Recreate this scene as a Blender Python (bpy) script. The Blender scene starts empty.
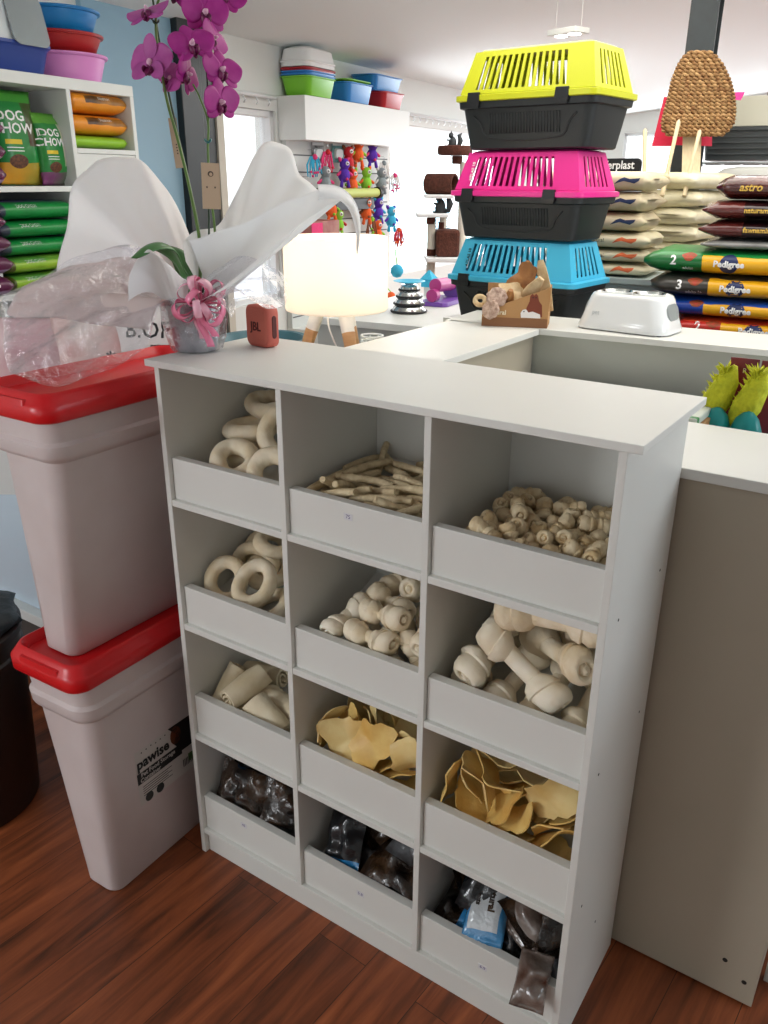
import bpy, bmesh, math, random, json
from mathutils import Vector, Matrix, Euler, Quaternion, noise
from mathutils.bvhtree import BVHTree
PI = math.pi
scene = bpy.context.scene
COL = scene.collection

# ---------------------------------------------------------------- camera
CAM = Vector((1.1926, -1.0088, 1.4751)); F_PX = 820.557
yaw, pitch, roll = -0.5923, -0.3843, 0.0061
FW = Vector((math.sin(yaw)*math.cos(pitch), math.cos(yaw)*math.cos(pitch), math.sin(pitch)))
_r = Vector((math.cos(yaw), -math.sin(yaw), 0)); _u = _r.cross(FW)
RT = _r*math.cos(roll)+_u*math.sin(roll); UP = -_r*math.sin(roll)+_u*math.cos(roll)
cd = bpy.data.cameras.new('camera'); cam = bpy.data.objects.new('camera', cd); COL.objects.link(cam)
cd.sensor_fit = 'VERTICAL'; cd.sensor_height = 36; cd.lens = F_PX/1024*36; cd.clip_start = .02; cd.clip_end = 100
cam.matrix_world = Matrix(((RT.x, UP.x, -FW.x, CAM.x), (RT.y, UP.y, -FW.y, CAM.y), (RT.z, UP.z, -FW.z, CAM.z), (0, 0, 0, 1)))
scene.camera = cam
def at(px, py, t):
    """point of the place seen at this spot of the photograph, t metres ahead"""
    return CAM+(FW+RT*((px-384)/F_PX)-UP*((py-512)/F_PX))*t
# ---------------------------------------------------------------- light
scene.view_settings.view_transform = 'Standard'; scene.view_settings.look = 'None'
scene.view_settings.gamma = 1; scene.view_settings.use_curve_mapping = False
scene.view_settings.exposure = 0.0
W = bpy.data.worlds.new('daylight'); scene.world = W; W.use_nodes = True
W.node_tree.nodes['Background'].inputs[0].default_value = (.96, .98, 1, 1)
W.node_tree.nodes['Background'].inputs[1].default_value = 1.7
def area(name, loc, tgt, sx, sy, power, col=(1, 1, 1)):
    d = bpy.data.lights.new(name, 'AREA'); d.shape = 'RECTANGLE'; d.size = sx; d.size_y = sy; d.energy = power; d.color = col
    o = bpy.data.objects.new(name, d); COL.objects.link(o); o.location = loc
    o.rotation_euler = (Vector(tgt)-Vector(loc)).to_track_quat('-Z', 'Y').to_euler(); return o
# daylight through the shop front behind the photographer, and fill lights added under the ceiling
area('shop_front_light', (-1.5, -3.3, 1.9), (.9, .3, .5), 0.8, 0.8, 42, (.93, .96, 1))
area('ceiling_fill_light', (.5, 2.1, 2.3), (.5, 2.1, 0), 2.4, 2.0, 50, (1, .93, .85))
area('ceiling_fill_light', (-.6, 5.0, 2.2), (-.6, 5.0, 0), 2.0, 3.0, 70, (1, .98, .95))
area('rear_window_light', (-.4, 10.9, 1.5), (.3, 3, 1.4), 4.2, 1.1, 150, (.9, .96, 1))
area('left_window_light', (-3.15, 6.0, 1.35), (.5, 5.8, 1.6), 2.4, 1.0, 90, (.92, .97, 1))
area('side_cool_light', tuple(W_ for W_ in (3.2, 1.2, 1.7)), (.6, .6, .9), 1.4, 1.0, 26, (.76, .88, 1))  # cool light from an unseen source at the right; no window is built there
# ---------------------------------------------------------------- materials
def lin(h):
    h = h.lstrip('#'); c = [int(h[i:i+2], 16)/255 for i in (0, 2, 4)]
    return tuple((x/12.92 if x <= .04045 else ((x+.055)/1.055)**2.4) for x in c)+(1,)
MC = {}
def mat(name, col, rough=.5, metal=0, emit=0, noise_=None, bump=None, trans=0, alpha=1, sub=0, zones=None, coat=0, tl=0, ecol=None, stripes=None):
    if name in MC: return MC[name]
    m = bpy.data.materials.new(name); m.use_nodes = True; nt = m.node_tree; N = nt.nodes; L = nt.links
    b = N['Principled BSDF']; b.inputs['Base Color'].default_value = lin(col); b.inputs['Roughness'].default_value = rough
    b.inputs['Metallic'].default_value = metal; b.inputs['Transmission Weight'].default_value = trans; b.inputs['Alpha'].default_value = alpha
    b.inputs['Coat Weight'].default_value = coat
    if sub: b.inputs['Subsurface Weight'].default_value = sub; b.inputs['Subsurface Radius'].default_value = (.02, .015, .012)
    if emit: b.inputs['Emission Color'].default_value = lin(ecol or col); b.inputs['Emission Strength'].default_value = emit
    tc = N.new('ShaderNodeTexCoord'); out = None
    def rgb(c):
        r = N.new('ShaderNodeRGB'); r.outputs[0].default_value = lin(c); return r.outputs[0]
    if zones:
        sx = N.new('ShaderNodeSeparateXYZ'); 
        # soft wobble on the print's edges
        nz = N.new('ShaderNodeTexNoise'); nz.inputs['Scale'].default_value = 9; L.new(tc.outputs['Object'], nz.inputs['Vector'])
        ad = N.new('ShaderNodeVectorMath'); ad.operation = 'MULTIPLY_ADD'; L.new(nz.outputs['Color'], ad.inputs[0]); ad.inputs[1].default_value = (.02, .02, .02)
        L.new(tc.outputs['Object'], ad.inputs[2]); L.new(ad.outputs[0], sx.inputs[0])
        out = rgb(col)
        for z in zones:
            *lim, c = z; f = None
            for ax in range(3):
                lo, hi = lim[2*ax], lim[2*ax+1]
                for v, op in ((lo, 'GREATER_THAN'), (hi, 'LESS_THAN')):
                    if v is None: continue
                    q = N.new('ShaderNodeMath'); q.operation = op; L.new(sx.outputs[ax], q.inputs[0]); q.inputs[1].default_value = v+.01
                    if f is None: f = q.outputs[0]
                    else:
                        w = N.new('ShaderNodeMath'); w.operation = 'MULTIPLY'; L.new(f, w.inputs[0]); L.new(q.outputs[0], w.inputs[1]); f = w.outputs[0]
            mx = N.new('ShaderNodeMix'); mx.data_type = 'RGBA'; L.new(f, mx.inputs[0]); L.new(out, mx.inputs[6]); L.new(rgb(c), mx.inputs[7]); out = mx.outputs[2]
    if noise_:
        sc, c2, amt = noise_[:3]
        nz = N.new('ShaderNodeTexNoise'); nz.inputs['Scale'].default_value = sc; nz.inputs['Detail'].default_value = 5; L.new(tc.outputs['Object'], nz.inputs['Vector'])
        if len(noise_) > 3:
            mp = N.new('ShaderNodeMapping'); mp.inputs['Scale'].default_value = noise_[3]; L.new(tc.outputs['Object'], mp.inputs[0]); L.new(mp.outputs[0], nz.inputs['Vector'])
        cr = N.new('ShaderNodeValToRGB'); cr.color_ramp.elements[0].position = .38; cr.color_ramp.elements[1].position = .68
        cr.color_ramp.elements[0].color = (0, 0, 0, 1); cr.color_ramp.elements[1].color = (amt, amt, amt, 1); L.new(nz.outputs[0], cr.inputs[0])
        mx = N.new('ShaderNodeMix'); mx.data_type = 'RGBA'; L.new(cr.outputs[0], mx.inputs[0]); L.new(out or rgb(col), mx.inputs[6]); L.new(rgb(c2), mx.inputs[7]); out = mx.outputs[2]
    if out: L.new(out, b.inputs['Base Color'])
    if bump:
        sc, st = bump[:2]; nz = N.new('ShaderNodeTexNoise'); nz.inputs['Scale'].default_value = sc; nz.inputs['Detail'].default_value = 4
        if len(bump) > 2:
            mp = N.new('ShaderNodeMapping'); mp.inputs['Scale'].default_value = bump[2]; L.new(tc.outputs['Object'], mp.inputs[0]); L.new(mp.outputs[0], nz.inputs['Vector'])
        else: L.new(tc.outputs['Object'], nz.inputs['Vector'])
        bp = N.new('ShaderNodeBump'); bp.inputs['Strength'].default_value = st; bp.inputs['Distance'].default_value = .01; L.new(nz.outputs[0], bp.inputs['Height']); L.new(bp.outputs[0], b.inputs['Normal'])
    if tl:
        t = N.new('ShaderNodeBsdfTranslucent'); t.inputs[0].default_value = lin(col); ms = N.new('ShaderNodeMixShader'); ms.inputs[0].default_value = tl
        if out: L.new(out, t.inputs[0])
        L.new(b.outputs[0], ms.inputs[1]); L.new(t.outputs[0], ms.inputs[2]); L.new(ms.outputs[0], N['Material Output'].inputs[0])
    MC[name] = m; return m
def film(name, tint='#ffffff', mixv=.22, rough=.08, bumpsc=35, st=.9):
    """clear crinkled plastic film"""
    if name in MC: return MC[name]
    m = bpy.data.materials.new(name); m.use_nodes = True; nt = m.node_tree; N = nt.nodes; L = nt.links; N.remove(N['Principled BSDF'])
    g = N.new('ShaderNodeBsdfGlossy'); g.inputs['Color'].default_value = (1, 1, 1, 1); g.inputs['Roughness'].default_value = rough
    t = N.new('ShaderNodeBsdfTransparent'); t.inputs[0].default_value = lin(tint); ms = N.new('ShaderNodeMixShader')
    tc = N.new('ShaderNodeTexCoord'); nz = N.new('ShaderNodeTexNoise'); nz.inputs['Scale'].default_value = bumpsc; nz.inputs['Detail'].default_value = 6
    L.new(tc.outputs['Object'], nz.inputs['Vector']); bp = N.new('ShaderNodeBump'); bp.inputs['Strength'].default_value = st; bp.inputs['Distance'].default_value = .02
    L.new(nz.outputs[0], bp.inputs['Height']); L.new(bp.outputs[0], g.inputs['Normal'])
    fr = N.new('ShaderNodeLayerWeight'); fr.inputs[0].default_value = .35; L.new(bp.outputs[0], fr.inputs['Normal'])
    mr = N.new('ShaderNodeMath'); mr.operation = 'MULTIPLY_ADD'; L.new(fr.outputs['Facing'], mr.inputs[0]); mr.inputs[1].default_value = .45; mr.inputs[2].default_value = mixv
    L.new(mr.outputs[0], ms.inputs[0]); L.new(t.outputs[0], ms.inputs[1]); L.new(g.outputs[0], ms.inputs[2]); L.new(ms.outputs[0], N['Material Output'].inputs[0])
    MC[name] = m; return m
# ---------------------------------------------------------------- objects
def obj(name, m, ma=None, parent=None, smooth=False, bevel=0, solid=0, sub=0, loc=None, rotz=0, label=None, mats=None, auto=None):
    me = bpy.data.meshes.new(name)
    bm = m.bm; bmesh.ops.recalc_face_normals(bm, faces=bm.faces); bm.to_mesh(me); bm.free()
    o = bpy.data.objects.new(name, me); COL.objects.link(o)
    for x in (mats or [ma]): me.materials.append(x)
    if smooth: me.shade_smooth()
    if solid: d = o.modifiers.new('thickness', 'SOLIDIFY'); d.thickness = solid; d.offset = 0
    if bevel: d = o.modifiers.new('bevel', 'BEVEL'); d.width = bevel; d.segments = 2; d.limit_method = 'ANGLE'; d.angle_limit = math.radians(40)
    if sub: d = o.modifiers.new('subdivision', 'SUBSURF'); d.levels = sub; d.render_levels = sub
    if auto: me.set_sharp_from_angle(angle=math.radians(auto))
    if parent: o.parent = parent
    if loc is not None: o.location = loc
    if rotz: o.rotation_euler = (0, 0, rotz)
    if label: o['label'] = label
    return o
def tag(o, label, cat, group=None, kind=None):
    if label: o['label'] = label
    if cat: o['category'] = cat
    if group: o['group'] = group
    if kind: o['kind'] = kind
    return o
def thing(name, label, cat, loc=(0, 0, 0), rotz=0, group=None, rot=None):
    o = bpy.data.objects.new(name, None); COL.objects.link(o); o.location = loc; o.empty_display_size = .05
    o.rotation_euler = rot or (0, 0, rotz); return tag(o, label, cat, group)
def struct(name, m, ma, **k):
    o = obj(name, m, ma, **k); o['kind'] = 'structure'; return o
def dup(root, loc=None, rotz=None, label=None, group=None, mats=None):
    """copy of a thing with copies of its parts; mats maps a material to another"""
    def cp(o, par):
        c = o.copy(); COL.objects.link(c)
        if par: c.parent = par
        if mats and o.data:
            if any(s in mats for s in o.data.materials):
                c.data = o.data.copy()
                for i, s in enumerate(c.data.materials):
                    if s in mats: c.data.materials[i] = mats[s]
        for ch in [x for x in KIDS if x.parent == o]: cp(ch, c)
        return c
    KIDS = list(bpy.data.objects)
    r = cp(root, None)
    if loc is not None: r.location = loc
    if rotz is not None: r.rotation_euler = (0, 0, rotz)
    if label: r['label'] = label
    if group: r['group'] = group
    return r
FONT = {}
def text(name, s, size, ma, parent, M, onto=None, depth=.0006, bold=0, sx=1, shear=0, align='CENTER'):
    """lettering as a mesh of its own; M places it (letters face +Z of M); onto = (mesh object) wraps it on a surface"""
    c = bpy.data.curves.new('t', 'FONT'); c.body = s; c.size = size; c.extrude = depth; c.align_x = align; c.align_y = 'CENTER'; c.offset = bold; c.shear = shear; c.resolution_u = 2
    o = bpy.data.objects.new('t', c); COL.objects.link(o); bpy.context.view_layer.update()
    me = bpy.data.meshes.new_from_object(o.evaluated_get(bpy.context.evaluated_depsgraph_get())); bpy.data.objects.remove(o); bpy.data.curves.remove(c)
    me.transform(Matrix.Diagonal((sx, 1, 1, 1))); me.transform(M)
    if onto is not None: wrap(me, onto, M)
    me.materials.clear(); me.materials.append(ma); me.name = name
    r = bpy.data.objects.new(name, me); COL.objects.link(r); r.parent = parent; return r
def wrap(me, onto, M, off=.0012):
    bm = bmesh.new(); bm.from_mesh(onto.data); tr = BVHTree.FromBMesh(bm); bm.free()
    d = -(M.to_3x3()@Vector((0, 0, 1))).normalized()
    for v in me.vertices:
        h = tr.ray_cast(v.co-d*.3, d)
        if h[0] is not None: v.co = h[0]-d*off
def patch(name, poly, ma, parent, M, onto=None, n=1):
    """flat printed patch from a 2-D outline"""
    bm = bmesh.new(); vs = [bm.verts.new((x, y, 0)) for x, y in poly]; f = bm.faces.new(vs)
    if onto is not None:
        bmesh.ops.triangulate(bm, faces=bm.faces)
        for _ in range(3): bmesh.ops.subdivide_edges(bm, edges=bm.edges, cuts=1, use_grid_fill=True)
    me = bpy.data.meshes.new(name); bm.to_mesh(me); bm.free(); me.transform(M)
    if onto is not None: wrap(me, onto, M, .0009)
    me.materials.append(ma); r = bpy.data.objects.new(name, me); COL.objects.link(r); r.parent = parent; return r
def ell(rx, ry, n=20, cx=0, cy=0, w=0): return [(cx+rx*math.cos(2*PI*i/n)*(1+w*math.sin(3*2*PI*i/n)), cy+ry*math.sin(2*PI*i/n)) for i in range(n)]
def rect(x0, y0, x1, y1): return [(x0, y0), (x1, y0), (x1, y1), (x0, y1)]
class MB:
    """collects shapes into one mesh"""
    def __init__(s): s.bm=bmesh.new(); s.M=Matrix.Identity(4)
    def _v(s,p): return s.bm.verts.new(s.M@Vector(p))
    def _f(s,vs,mi=0):
        try: f=s.bm.faces.new(vs); f.material_index=mi; return f
        except ValueError: return None
    def box(s,x0,y0,z0,x1,y1,z1,mi=0):
        v=[s._v(p) for p in ((x0,y0,z0),(x1,y0,z0),(x1,y1,z0),(x0,y1,z0),(x0,y0,z1),(x1,y0,z1),(x1,y1,z1),(x0,y1,z1))]
        for q in ((0,3,2,1),(4,5,6,7),(0,1,5,4),(1,2,6,5),(2,3,7,6),(3,0,4,7)): s._f([v[i] for i in q],mi)
        return s
    def loft(s,rings,cap0=True,cap1=True,closed=True,mi=0):
        R=[[s._v(p) for p in r] for r in rings]; n=len(R[0])
        for a,b in zip(R,R[1:]):
            for i in range(n if closed else n-1):
                j=(i+1)%n; s._f([a[i],a[j],b[j],b[i]],mi)
        if cap0: s._f(R[0][::-1],mi)
        if cap1: s._f(R[-1],mi)
        return s
    def lathe(s,prof,n=24,c=(0,0,0),mi=0,caps=(True,True),fn=None):
        rings=[]
        for k,(r,z) in enumerate(prof):
            rg=[]
            for i in range(n):
                a=2*PI*i/n; rr=r*(fn(a,k) if fn else 1)
                rg.append((c[0]+rr*math.cos(a),c[1]+rr*math.sin(a),c[2]+z))
            rings.append(rg)
        return s.loft(rings,caps[0],caps[1],mi=mi)
    def tube(s,pts,r,n=8,mi=0,closed=False,flat=1.0):
        pts=[Vector(p) for p in pts]; m=len(pts)
        rr=r if isinstance(r,(list,tuple)) else [r]*m
        rings=[]; up=None
        for i,p in enumerate(pts):
            if closed: t=(pts[(i+1)%m]-pts[i-1])
            else: t=(pts[min(i+1,m-1)]-pts[max(i-1,0)])
            t=t.normalized() if t.length>1e-9 else Vector((0,0,1))
            if up is None: up=Vector((0,0,1)) if abs(t.z)<.9 else Vector((1,0,0))
            a=t.cross(up)
            if a.length<1e-6: a=t.orthogonal()
            a.normalize(); b=a.cross(t).normalized(); up=b
            rings.append([p+(a*math.cos(2*PI*k/n)+b*math.sin(2*PI*k/n)*flat)*rr[i] for k in range(n)])
        if closed: rings.append(rings[0]); s.loft(rings,False,False,mi=mi); bmesh.ops.remove_doubles(s.bm,verts=s.bm.verts,dist=1e-6)
        else: s.loft(rings,mi=mi)
        return s
    def grid(s,fn,nu,nv,mi=0):
        V=[[s._v(fn(i/nu,j/nv)) for i in range(nu+1)] for j in range(nv+1)]
        for j in range(nv):
            for i in range(nu): s._f([V[j][i],V[j][i+1],V[j+1][i+1],V[j+1][i]],mi)
        return s
    def prism(s,poly,z0,z1,mi=0):
        return s.loft([[(x,y,z0) for x,y in poly],[(x,y,z1) for x,y in poly]],mi=mi)
    def at(s,m): s.M=m; return s
def rrect(w,d,r,n=4,cx=0,cy=0,z=0):
    """rounded rectangle ring"""
    out=[]
    for qx,qy,a0 in ((1,1,0),(-1,1,90),(-1,-1,180),(1,-1,270)):
        for k in range(n+1):
            a=math.radians(a0+90*k/n)
            out.append((cx+qx*(w/2-r)+r*math.cos(a),cy+qy*(d/2-r)+r*math.sin(a),z))
    return out
def T(x=0,y=0,z=0,rx=0,ry=0,rz=0,sc=1):
    return Matrix.Translation((x,y,z))@Euler((math.radians(rx),math.radians(ry),math.radians(rz))).to_matrix().to_4x4()@Matrix.Scale(sc,4)
def knot_prof(L,R,r0):
    # skirt folded back over the shaft, then the rolled ball with a spiral hollow at its end
    return [(r0,-.02*L),(r0*.98,L/2-2.15*R),(r0*1.3,L/2-2.02*R),(R*.88,L/2-1.72*R),(R*1.0,L/2-1.42*R),(R*1.02,L/2-1.25*R),(R*.90,L/2-1.16*R),(R*.93,L/2-1.05*R),(R*1.04,L/2-.75*R),(R*.98,L/2-.38*R),(R*.80,L/2-.08*R),(R*.62,L/2),(R*.48,L/2-.06*R),(R*.40,L/2-.34*R),(R*.31,L/2-.32*R),(R*.26,L/2-.04*R),(R*.04,L/2+.02*R)]
def bone_mesh(L,R,seed=0,n=20,part='all'):
    rnd=random.Random(seed); m=MB(); r0=R*.46
    if part in('all','shaft'):
        m.lathe([(r0*.9,-L/2+1.7*R),(r0,-L/4),(r0*1.03,0),(r0,L/4),(r0*.9,L/2-1.7*R)],n=n,fn=lambda a,k:1+.05*math.sin(2*a+seed)+.10*((a/(2*PI)+.1*k)%1))
    for sg in (1,-1):
        if part=='all' or part==sg:
            o=rnd.random()*6; sq=rnd.uniform(.85,.95)
            pr=knot_prof(L,R,r0)[1:]
            rings=[]
            for k,(r,z) in enumerate(pr):
                rg=[]
                for i in range(n):
                    a=2*PI*i/n
                    w=((a+o)/(2*PI)+.07*k)%1
                    rr=r*(1+(.20*w-.10)*(1 if k<12 else .6)+.04*math.sin(2*a+3*o))
                    zz=z+.20*R*math.cos(a+o)*(1 if 1<k<8 else .45)
                    rg.append((rr*math.cos(a),rr*math.sin(a)*sq*(1 if sg>0 else 1),sg*zz))
                rings.append(rg if sg>0 else rg[::-1])
            m.loft(rings)
    return m
def ring_mesh(R,r,seed=0,n=36,k=12,oval=.85):
    rnd=random.Random(seed); m=MB(); o=rnd.random()*6; rings=[]
    for i in range(n):
        a=2*PI*i/n; rr=r*(1+.05*math.sin(3*a+o)+.02*math.sin(7*a+2*o)); R2=R*(1+.03*math.sin(2*a+o))
        c=Vector((R2*math.cos(a),R2*oval*math.sin(a),.12*r*math.sin(2*a+o)))
        d=Vector((math.cos(a),math.sin(a)*oval,0)).normalized(); z=Vector((0,0,1))
        rings.append([c+(d*math.cos(2*PI*j/k+a*.5*0)+z*math.sin(2*PI*j/k))*rr*(1+.04*math.cos(2*2*PI*j/k+a*2)) for j in range(k)])
    rings.append(rings[0]); m.loft(rings,False,False); bmesh.ops.remove_doubles(m.bm,verts=m.bm.verts,dist=1e-6)
    return m
def roll_mesh(L,R,seed=0):
    """sheet rolled up: spiral cross-section with thickness"""
    rnd=random.Random(seed); m=MB(); turns=2.15; n=44; th=R*.17
    rings=[]
    for q in range(9):
        s=q/8; z=(s-.5)*L; sc=1-.10*abs(2*s-1)**2*(rnd.random()) + .03*math.sin(5*s+seed)
        outer=[];inner=[]
        for i in range(n+1):
            t=i/n; a=t*turns*2*PI+seed+.25*s; r=(R*.16+ (R*.84)*t)*sc*(1+.03*math.sin(3*a))
            if i%2==0 and 0: pass
            outer.append((r*math.cos(a),r*math.sin(a)*.92,z+.04*L*math.sin(a+seed)*(2*s-1)+(1-t)*.03*L*(2*s-1)))
            r2=r-th*(.6+.8*t)
            inner.append((r2*math.cos(a),r2*math.sin(a)*.92,z+.04*L*math.sin(a+seed)*(2*s-1)+(1-t)*.03*L*(2*s-1)))
        rings.append(outer+inner[::-1])
    # close ends with strips
    m2=m; R_=[[m._v(p) for p in r] for r in rings]; N=len(R_[0])
    for a,b in zip(R_,R_[1:]):
        for i in range(N): j=(i+1)%N; m._f([a[i],a[j],b[j],b[i]])
    for r,fl in ((R_[0],1),(R_[-1],0)):
        for i in range(n):
            q=[r[i],r[i+1],r[N-2-i],r[N-1-i]]; m._f(q if not fl else q[::-1])
    return m
def stick_mesh(L,r,seed=0):
    rnd=random.Random(seed); m=MB(); b=rnd.uniform(-.04,.04)
    pts=[(b*L*math.sin(PI*t/6),.5*b*L*math.sin(2*PI*t/6),(t/6-.5)*L) for t in range(7)]
    return m.tube(pts,[r*.85]+[r*rnd.uniform(.92,1.12) for _ in range(5)]+[r*.85],n=9)
def chip_mesh(S,seed=0,th=.0028,curl=1.0):
    rnd=random.Random(seed*7+1); m=MB(); N=18; o=[rnd.uniform(0,6) for _ in range(6)]
    asp=rnd.uniform(.6,.95); kx=rnd.uniform(-.5,1.3)*curl; ky=rnd.uniform(-.5,.6)*curl
    def f(u,v,dz=0):
        a=u*2*PI; rad=S/2*v*(1+.16*math.sin(2*a+o[0])+.12*math.sin(3*a+o[1])+.09*math.sin(5*a+o[2])+.05*math.sin(9*a+o[3])+.03*math.sin(17*a+o[1]))
        x=rad*math.cos(a); y=rad*math.sin(a)*asp
        z=(kx*x*x+ky*y*y)*8*.6+ .10*S*v*v*math.sin(3*a+o[4])*.55+.05*S*math.sin(x/S*9+o[5])*.5
        return (x,y,z+dz)
    def side(dz,flip):
        c=m._v(f(0,0,dz)); prev=None; rows=[]
        for j in range(1,7): rows.append([m._v(f(i/28,j/6,dz)) for i in range(28)])
        for i in range(28):
            q=[c,rows[0][i],rows[0][(i+1)%28]]; m._f(q[::-1] if flip else q)
        for a,b in zip(rows,rows[1:]):
            for i in range(28):
                j=(i+1)%28; q=[a[i],b[i],b[j],a[j]]; m._f(q[::-1] if flip else q)
        return rows[-1]
    t=side(th,False); b=side(0,True)
    for i in range(28): j=(i+1)%28; m._f([t[i],b[i],b[j],t[j]])
    return m
def pack_mesh(w,l,h,seed=0,nu=18,nv=22,crimp=.08,rough=.12,noisesc=14):
    """closed pillow bag: flat at the crimped ends, full in the middle. w along x, l along y, bottom at z=-h/2"""
    m=MB(); off=Vector((seed*3.7,seed*1.3,seed*.7))
    def H(u,v):
        e=min(v,1-v); fv=0 if e<=crimp else math.sin(min(1,(e-crimp)/(.5-crimp)*1.5)*PI/2)**.75
        eu=min(u,1-u); fu=math.sin(min(1,eu*3.2)*PI/2)**.7
        return fv*fu
    def P(u,v,s):
        k=H(u,v); e=min(v,1-v); pin=1-.05*k*0; wv=w*(1+.02*math.sin(9*v+seed)) * (1-.05*math.sin(PI*v))
        x=(u-.5)*wv; y=(v-.5)*l
        nz=noise.noise(Vector((x*noisesc,y*noisesc,s*2))+off)*rough*h
        cr=(.02*w*math.sin(u*40+seed) if e<crimp else 0)
        return (x,y,s*(h/2*k+.0012)+nz*(.35+.65*k)+cr*.25)
    V={}
    for s in (1,-1):
        for j in range(nv+1):
            for i in range(nu+1):
                if s==-1 and (i in(0,nu) or j in(0,nv)): V[s,i,j]=V[1,i,j]; continue
                V[s,i,j]=m._v(P(i/nu,j/nv,s))
    for s in (1,-1):
        for j in range(nv):
            for i in range(nu):
                q=[V[s,i,j],V[s,i+1,j],V[s,i+1,j+1],V[s,i,j+1]]
                m._f(q if s==1 else q[::-1])
    return m
# ---------------------------------------------------------------- the setting
TH = math.radians(6.2)                       # the shop's walls stand 6 degrees askew of the counter
def R(u, v, z): return Vector((u*math.cos(TH)-v*math.sin(TH), u*math.sin(TH)+v*math.cos(TH), z))
RM = Matrix.Rotation(TH, 4, 'Z')
white = mat('white_laminate', '#d9dcd9', .42, noise_=(3, '#d0d2ce', .5))
wall_m = mat('wall_paint', '#e4e7e4', .8, bump=(60, .05))
ceil_m = mat('ceiling_paint', '#e8efef', .85)
def floor_mat():
    m = bpy.data.materials.new('red_brown_planks'); m.use_nodes = True; nt = m.node_tree; N = nt.nodes; L = nt.links; b = N['Principled BSDF']
    tc = N.new('ShaderNodeTexCoord'); mp = N.new('ShaderNodeMapping'); mp.inputs['Rotation'].default_value = (0, 0, math.radians(90+4)); L.new(tc.outputs['Object'], mp.inputs[0])
    br = N.new('ShaderNodeTexBrick'); br.inputs['Scale'].default_value = 1; br.inputs['Brick Width'].default_value = 1.2; br.inputs['Row Height'].default_value = .125
    br.inputs['Mortar Size'].default_value = .0009; br.inputs['Mortar Smooth'].default_value = .3; br.offset = .37
    br.inputs['Color1'].default_value = (0, 0, 0, 1); br.inputs['Color2'].default_value = (1, 1, 1, 1); br.inputs['Mortar'].default_value = (.5, .5, .5, 1); L.new(mp.outputs[0], br.inputs['Vector'])
    # grain stretched along the plank, shifted from plank to plank
    sh = N.new('ShaderNodeVectorMath'); sh.operation = 'MULTIPLY_ADD'; L.new(br.outputs['Color'], sh.inputs[0]); sh.inputs[1].default_value = (3.1, 2.3, 0); L.new(mp.outputs[0], sh.inputs[2])
    m2 = N.new('ShaderNodeMapping'); m2.inputs['Scale'].default_value = (1.6, 17, 1); L.new(sh.outputs[0], m2.inputs[0])
    n1 = N.new('ShaderNodeTexNoise'); n1.inputs['Scale'].default_value = 1.6; n1.inputs['Detail'].default_value = 7; n1.inputs['Roughness'].default_value = .6; n1.inputs['Distortion'].default_value = .6; L.new(m2.outputs[0], n1.inputs['Vector'])
    cr = N.new('ShaderNodeValToRGB'); e = cr.color_ramp.elements; e[0].position = .3; e[0].color = lin('#4a2512'); e[1].position = .72; e[1].color = lin('#a85c34')
    e2 = cr.color_ramp.elements.new(.5); e2.color = lin('#854526'); L.new(n1.outputs[0], cr.inputs[0])
    hv = N.new('ShaderNodeHueSaturation'); L.new(cr.outputs[0], hv.inputs['Color'])
    vv = N.new('ShaderNodeMath'); vv.operation = 'MULTIPLY_ADD'; L.new(br.outputs['Color'], vv.inputs[0]); vv.inputs[1].default_value = .28; vv.inputs[2].default_value = .88; L.new(vv.outputs[0], hv.inputs['Value'])
    mx = N.new('ShaderNodeMix'); mx.data_type = 'RGBA'; L.new(br.outputs['Fac'], mx.inputs[0]); L.new(hv.outputs[0], mx.inputs[6]); mx.inputs[7].default_value = lin('#3a1d10'); L.new(mx.outputs[2], b.inputs['Base Color'])
    b.inputs['Roughness'].default_value = .42
    bp = N.new('ShaderNodeBump'); bp.inputs['Strength'].default_value = .15; L.new(n1.outputs[0], bp.inputs['Height']); L.new(bp.outputs[0], b.inputs['Normal'])
    return m
struct('floor', MB().at(RM).box(-5, -5, -.08, 6, 11, 0), floor_mat())
# left wall with two openings
UW = -2.1
m = MB().at(RM); t_ = .16
m.box(UW-t_, -5, 0, UW, 2.9, 2.3); m.box(UW-t_, 2.9, 0, UW, 3.46, .75); m.box(UW-t_, 2.9, 1.86, UW, 3.46, 2.3)
m.box(UW-t_, 3.46, 0, UW, 4.98, 2.3); m.box(UW-t_, 4.98, 0, UW, 7.9, .75); m.box(UW-t_, 4.98, 1.88, UW, 7.9, 2.3); m.box(UW-t_, 7.9, 0, UW, 10.7, 2.3)
struct('wall_left', m, wall_m)
m = MB().at(RM); m.box(UW, 10.5, 0, 6, 10.66, .9); m.box(UW, 10.5, .9, -1.6, 10.66, 3.4); m.box(-1.6, 10.5, 2.05, 6, 10.66, 3.4); m.box(3.0, 10.5, .9, 6, 10.66, 2.05)
struct('wall_back', m, wall_m)
m = MB().at(RM); m.box(3.6, -4.0, 0, 3.76, 10.66, 3.0)
struct('wall_right', m, wall_m)
m = MB().at(RM); m.box(UW, -4.16, 0, 3.6, -4.0, .5).box(UW, -4.16, 2.1, 3.6, -4.0, 3.0).box(UW, -4.16, .5, -1.6, -4.0, 2.1).box(.8, -4.16, .5, 3.6, -4.0, 2.1)
struct('wall_front', m, wall_m)
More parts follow.
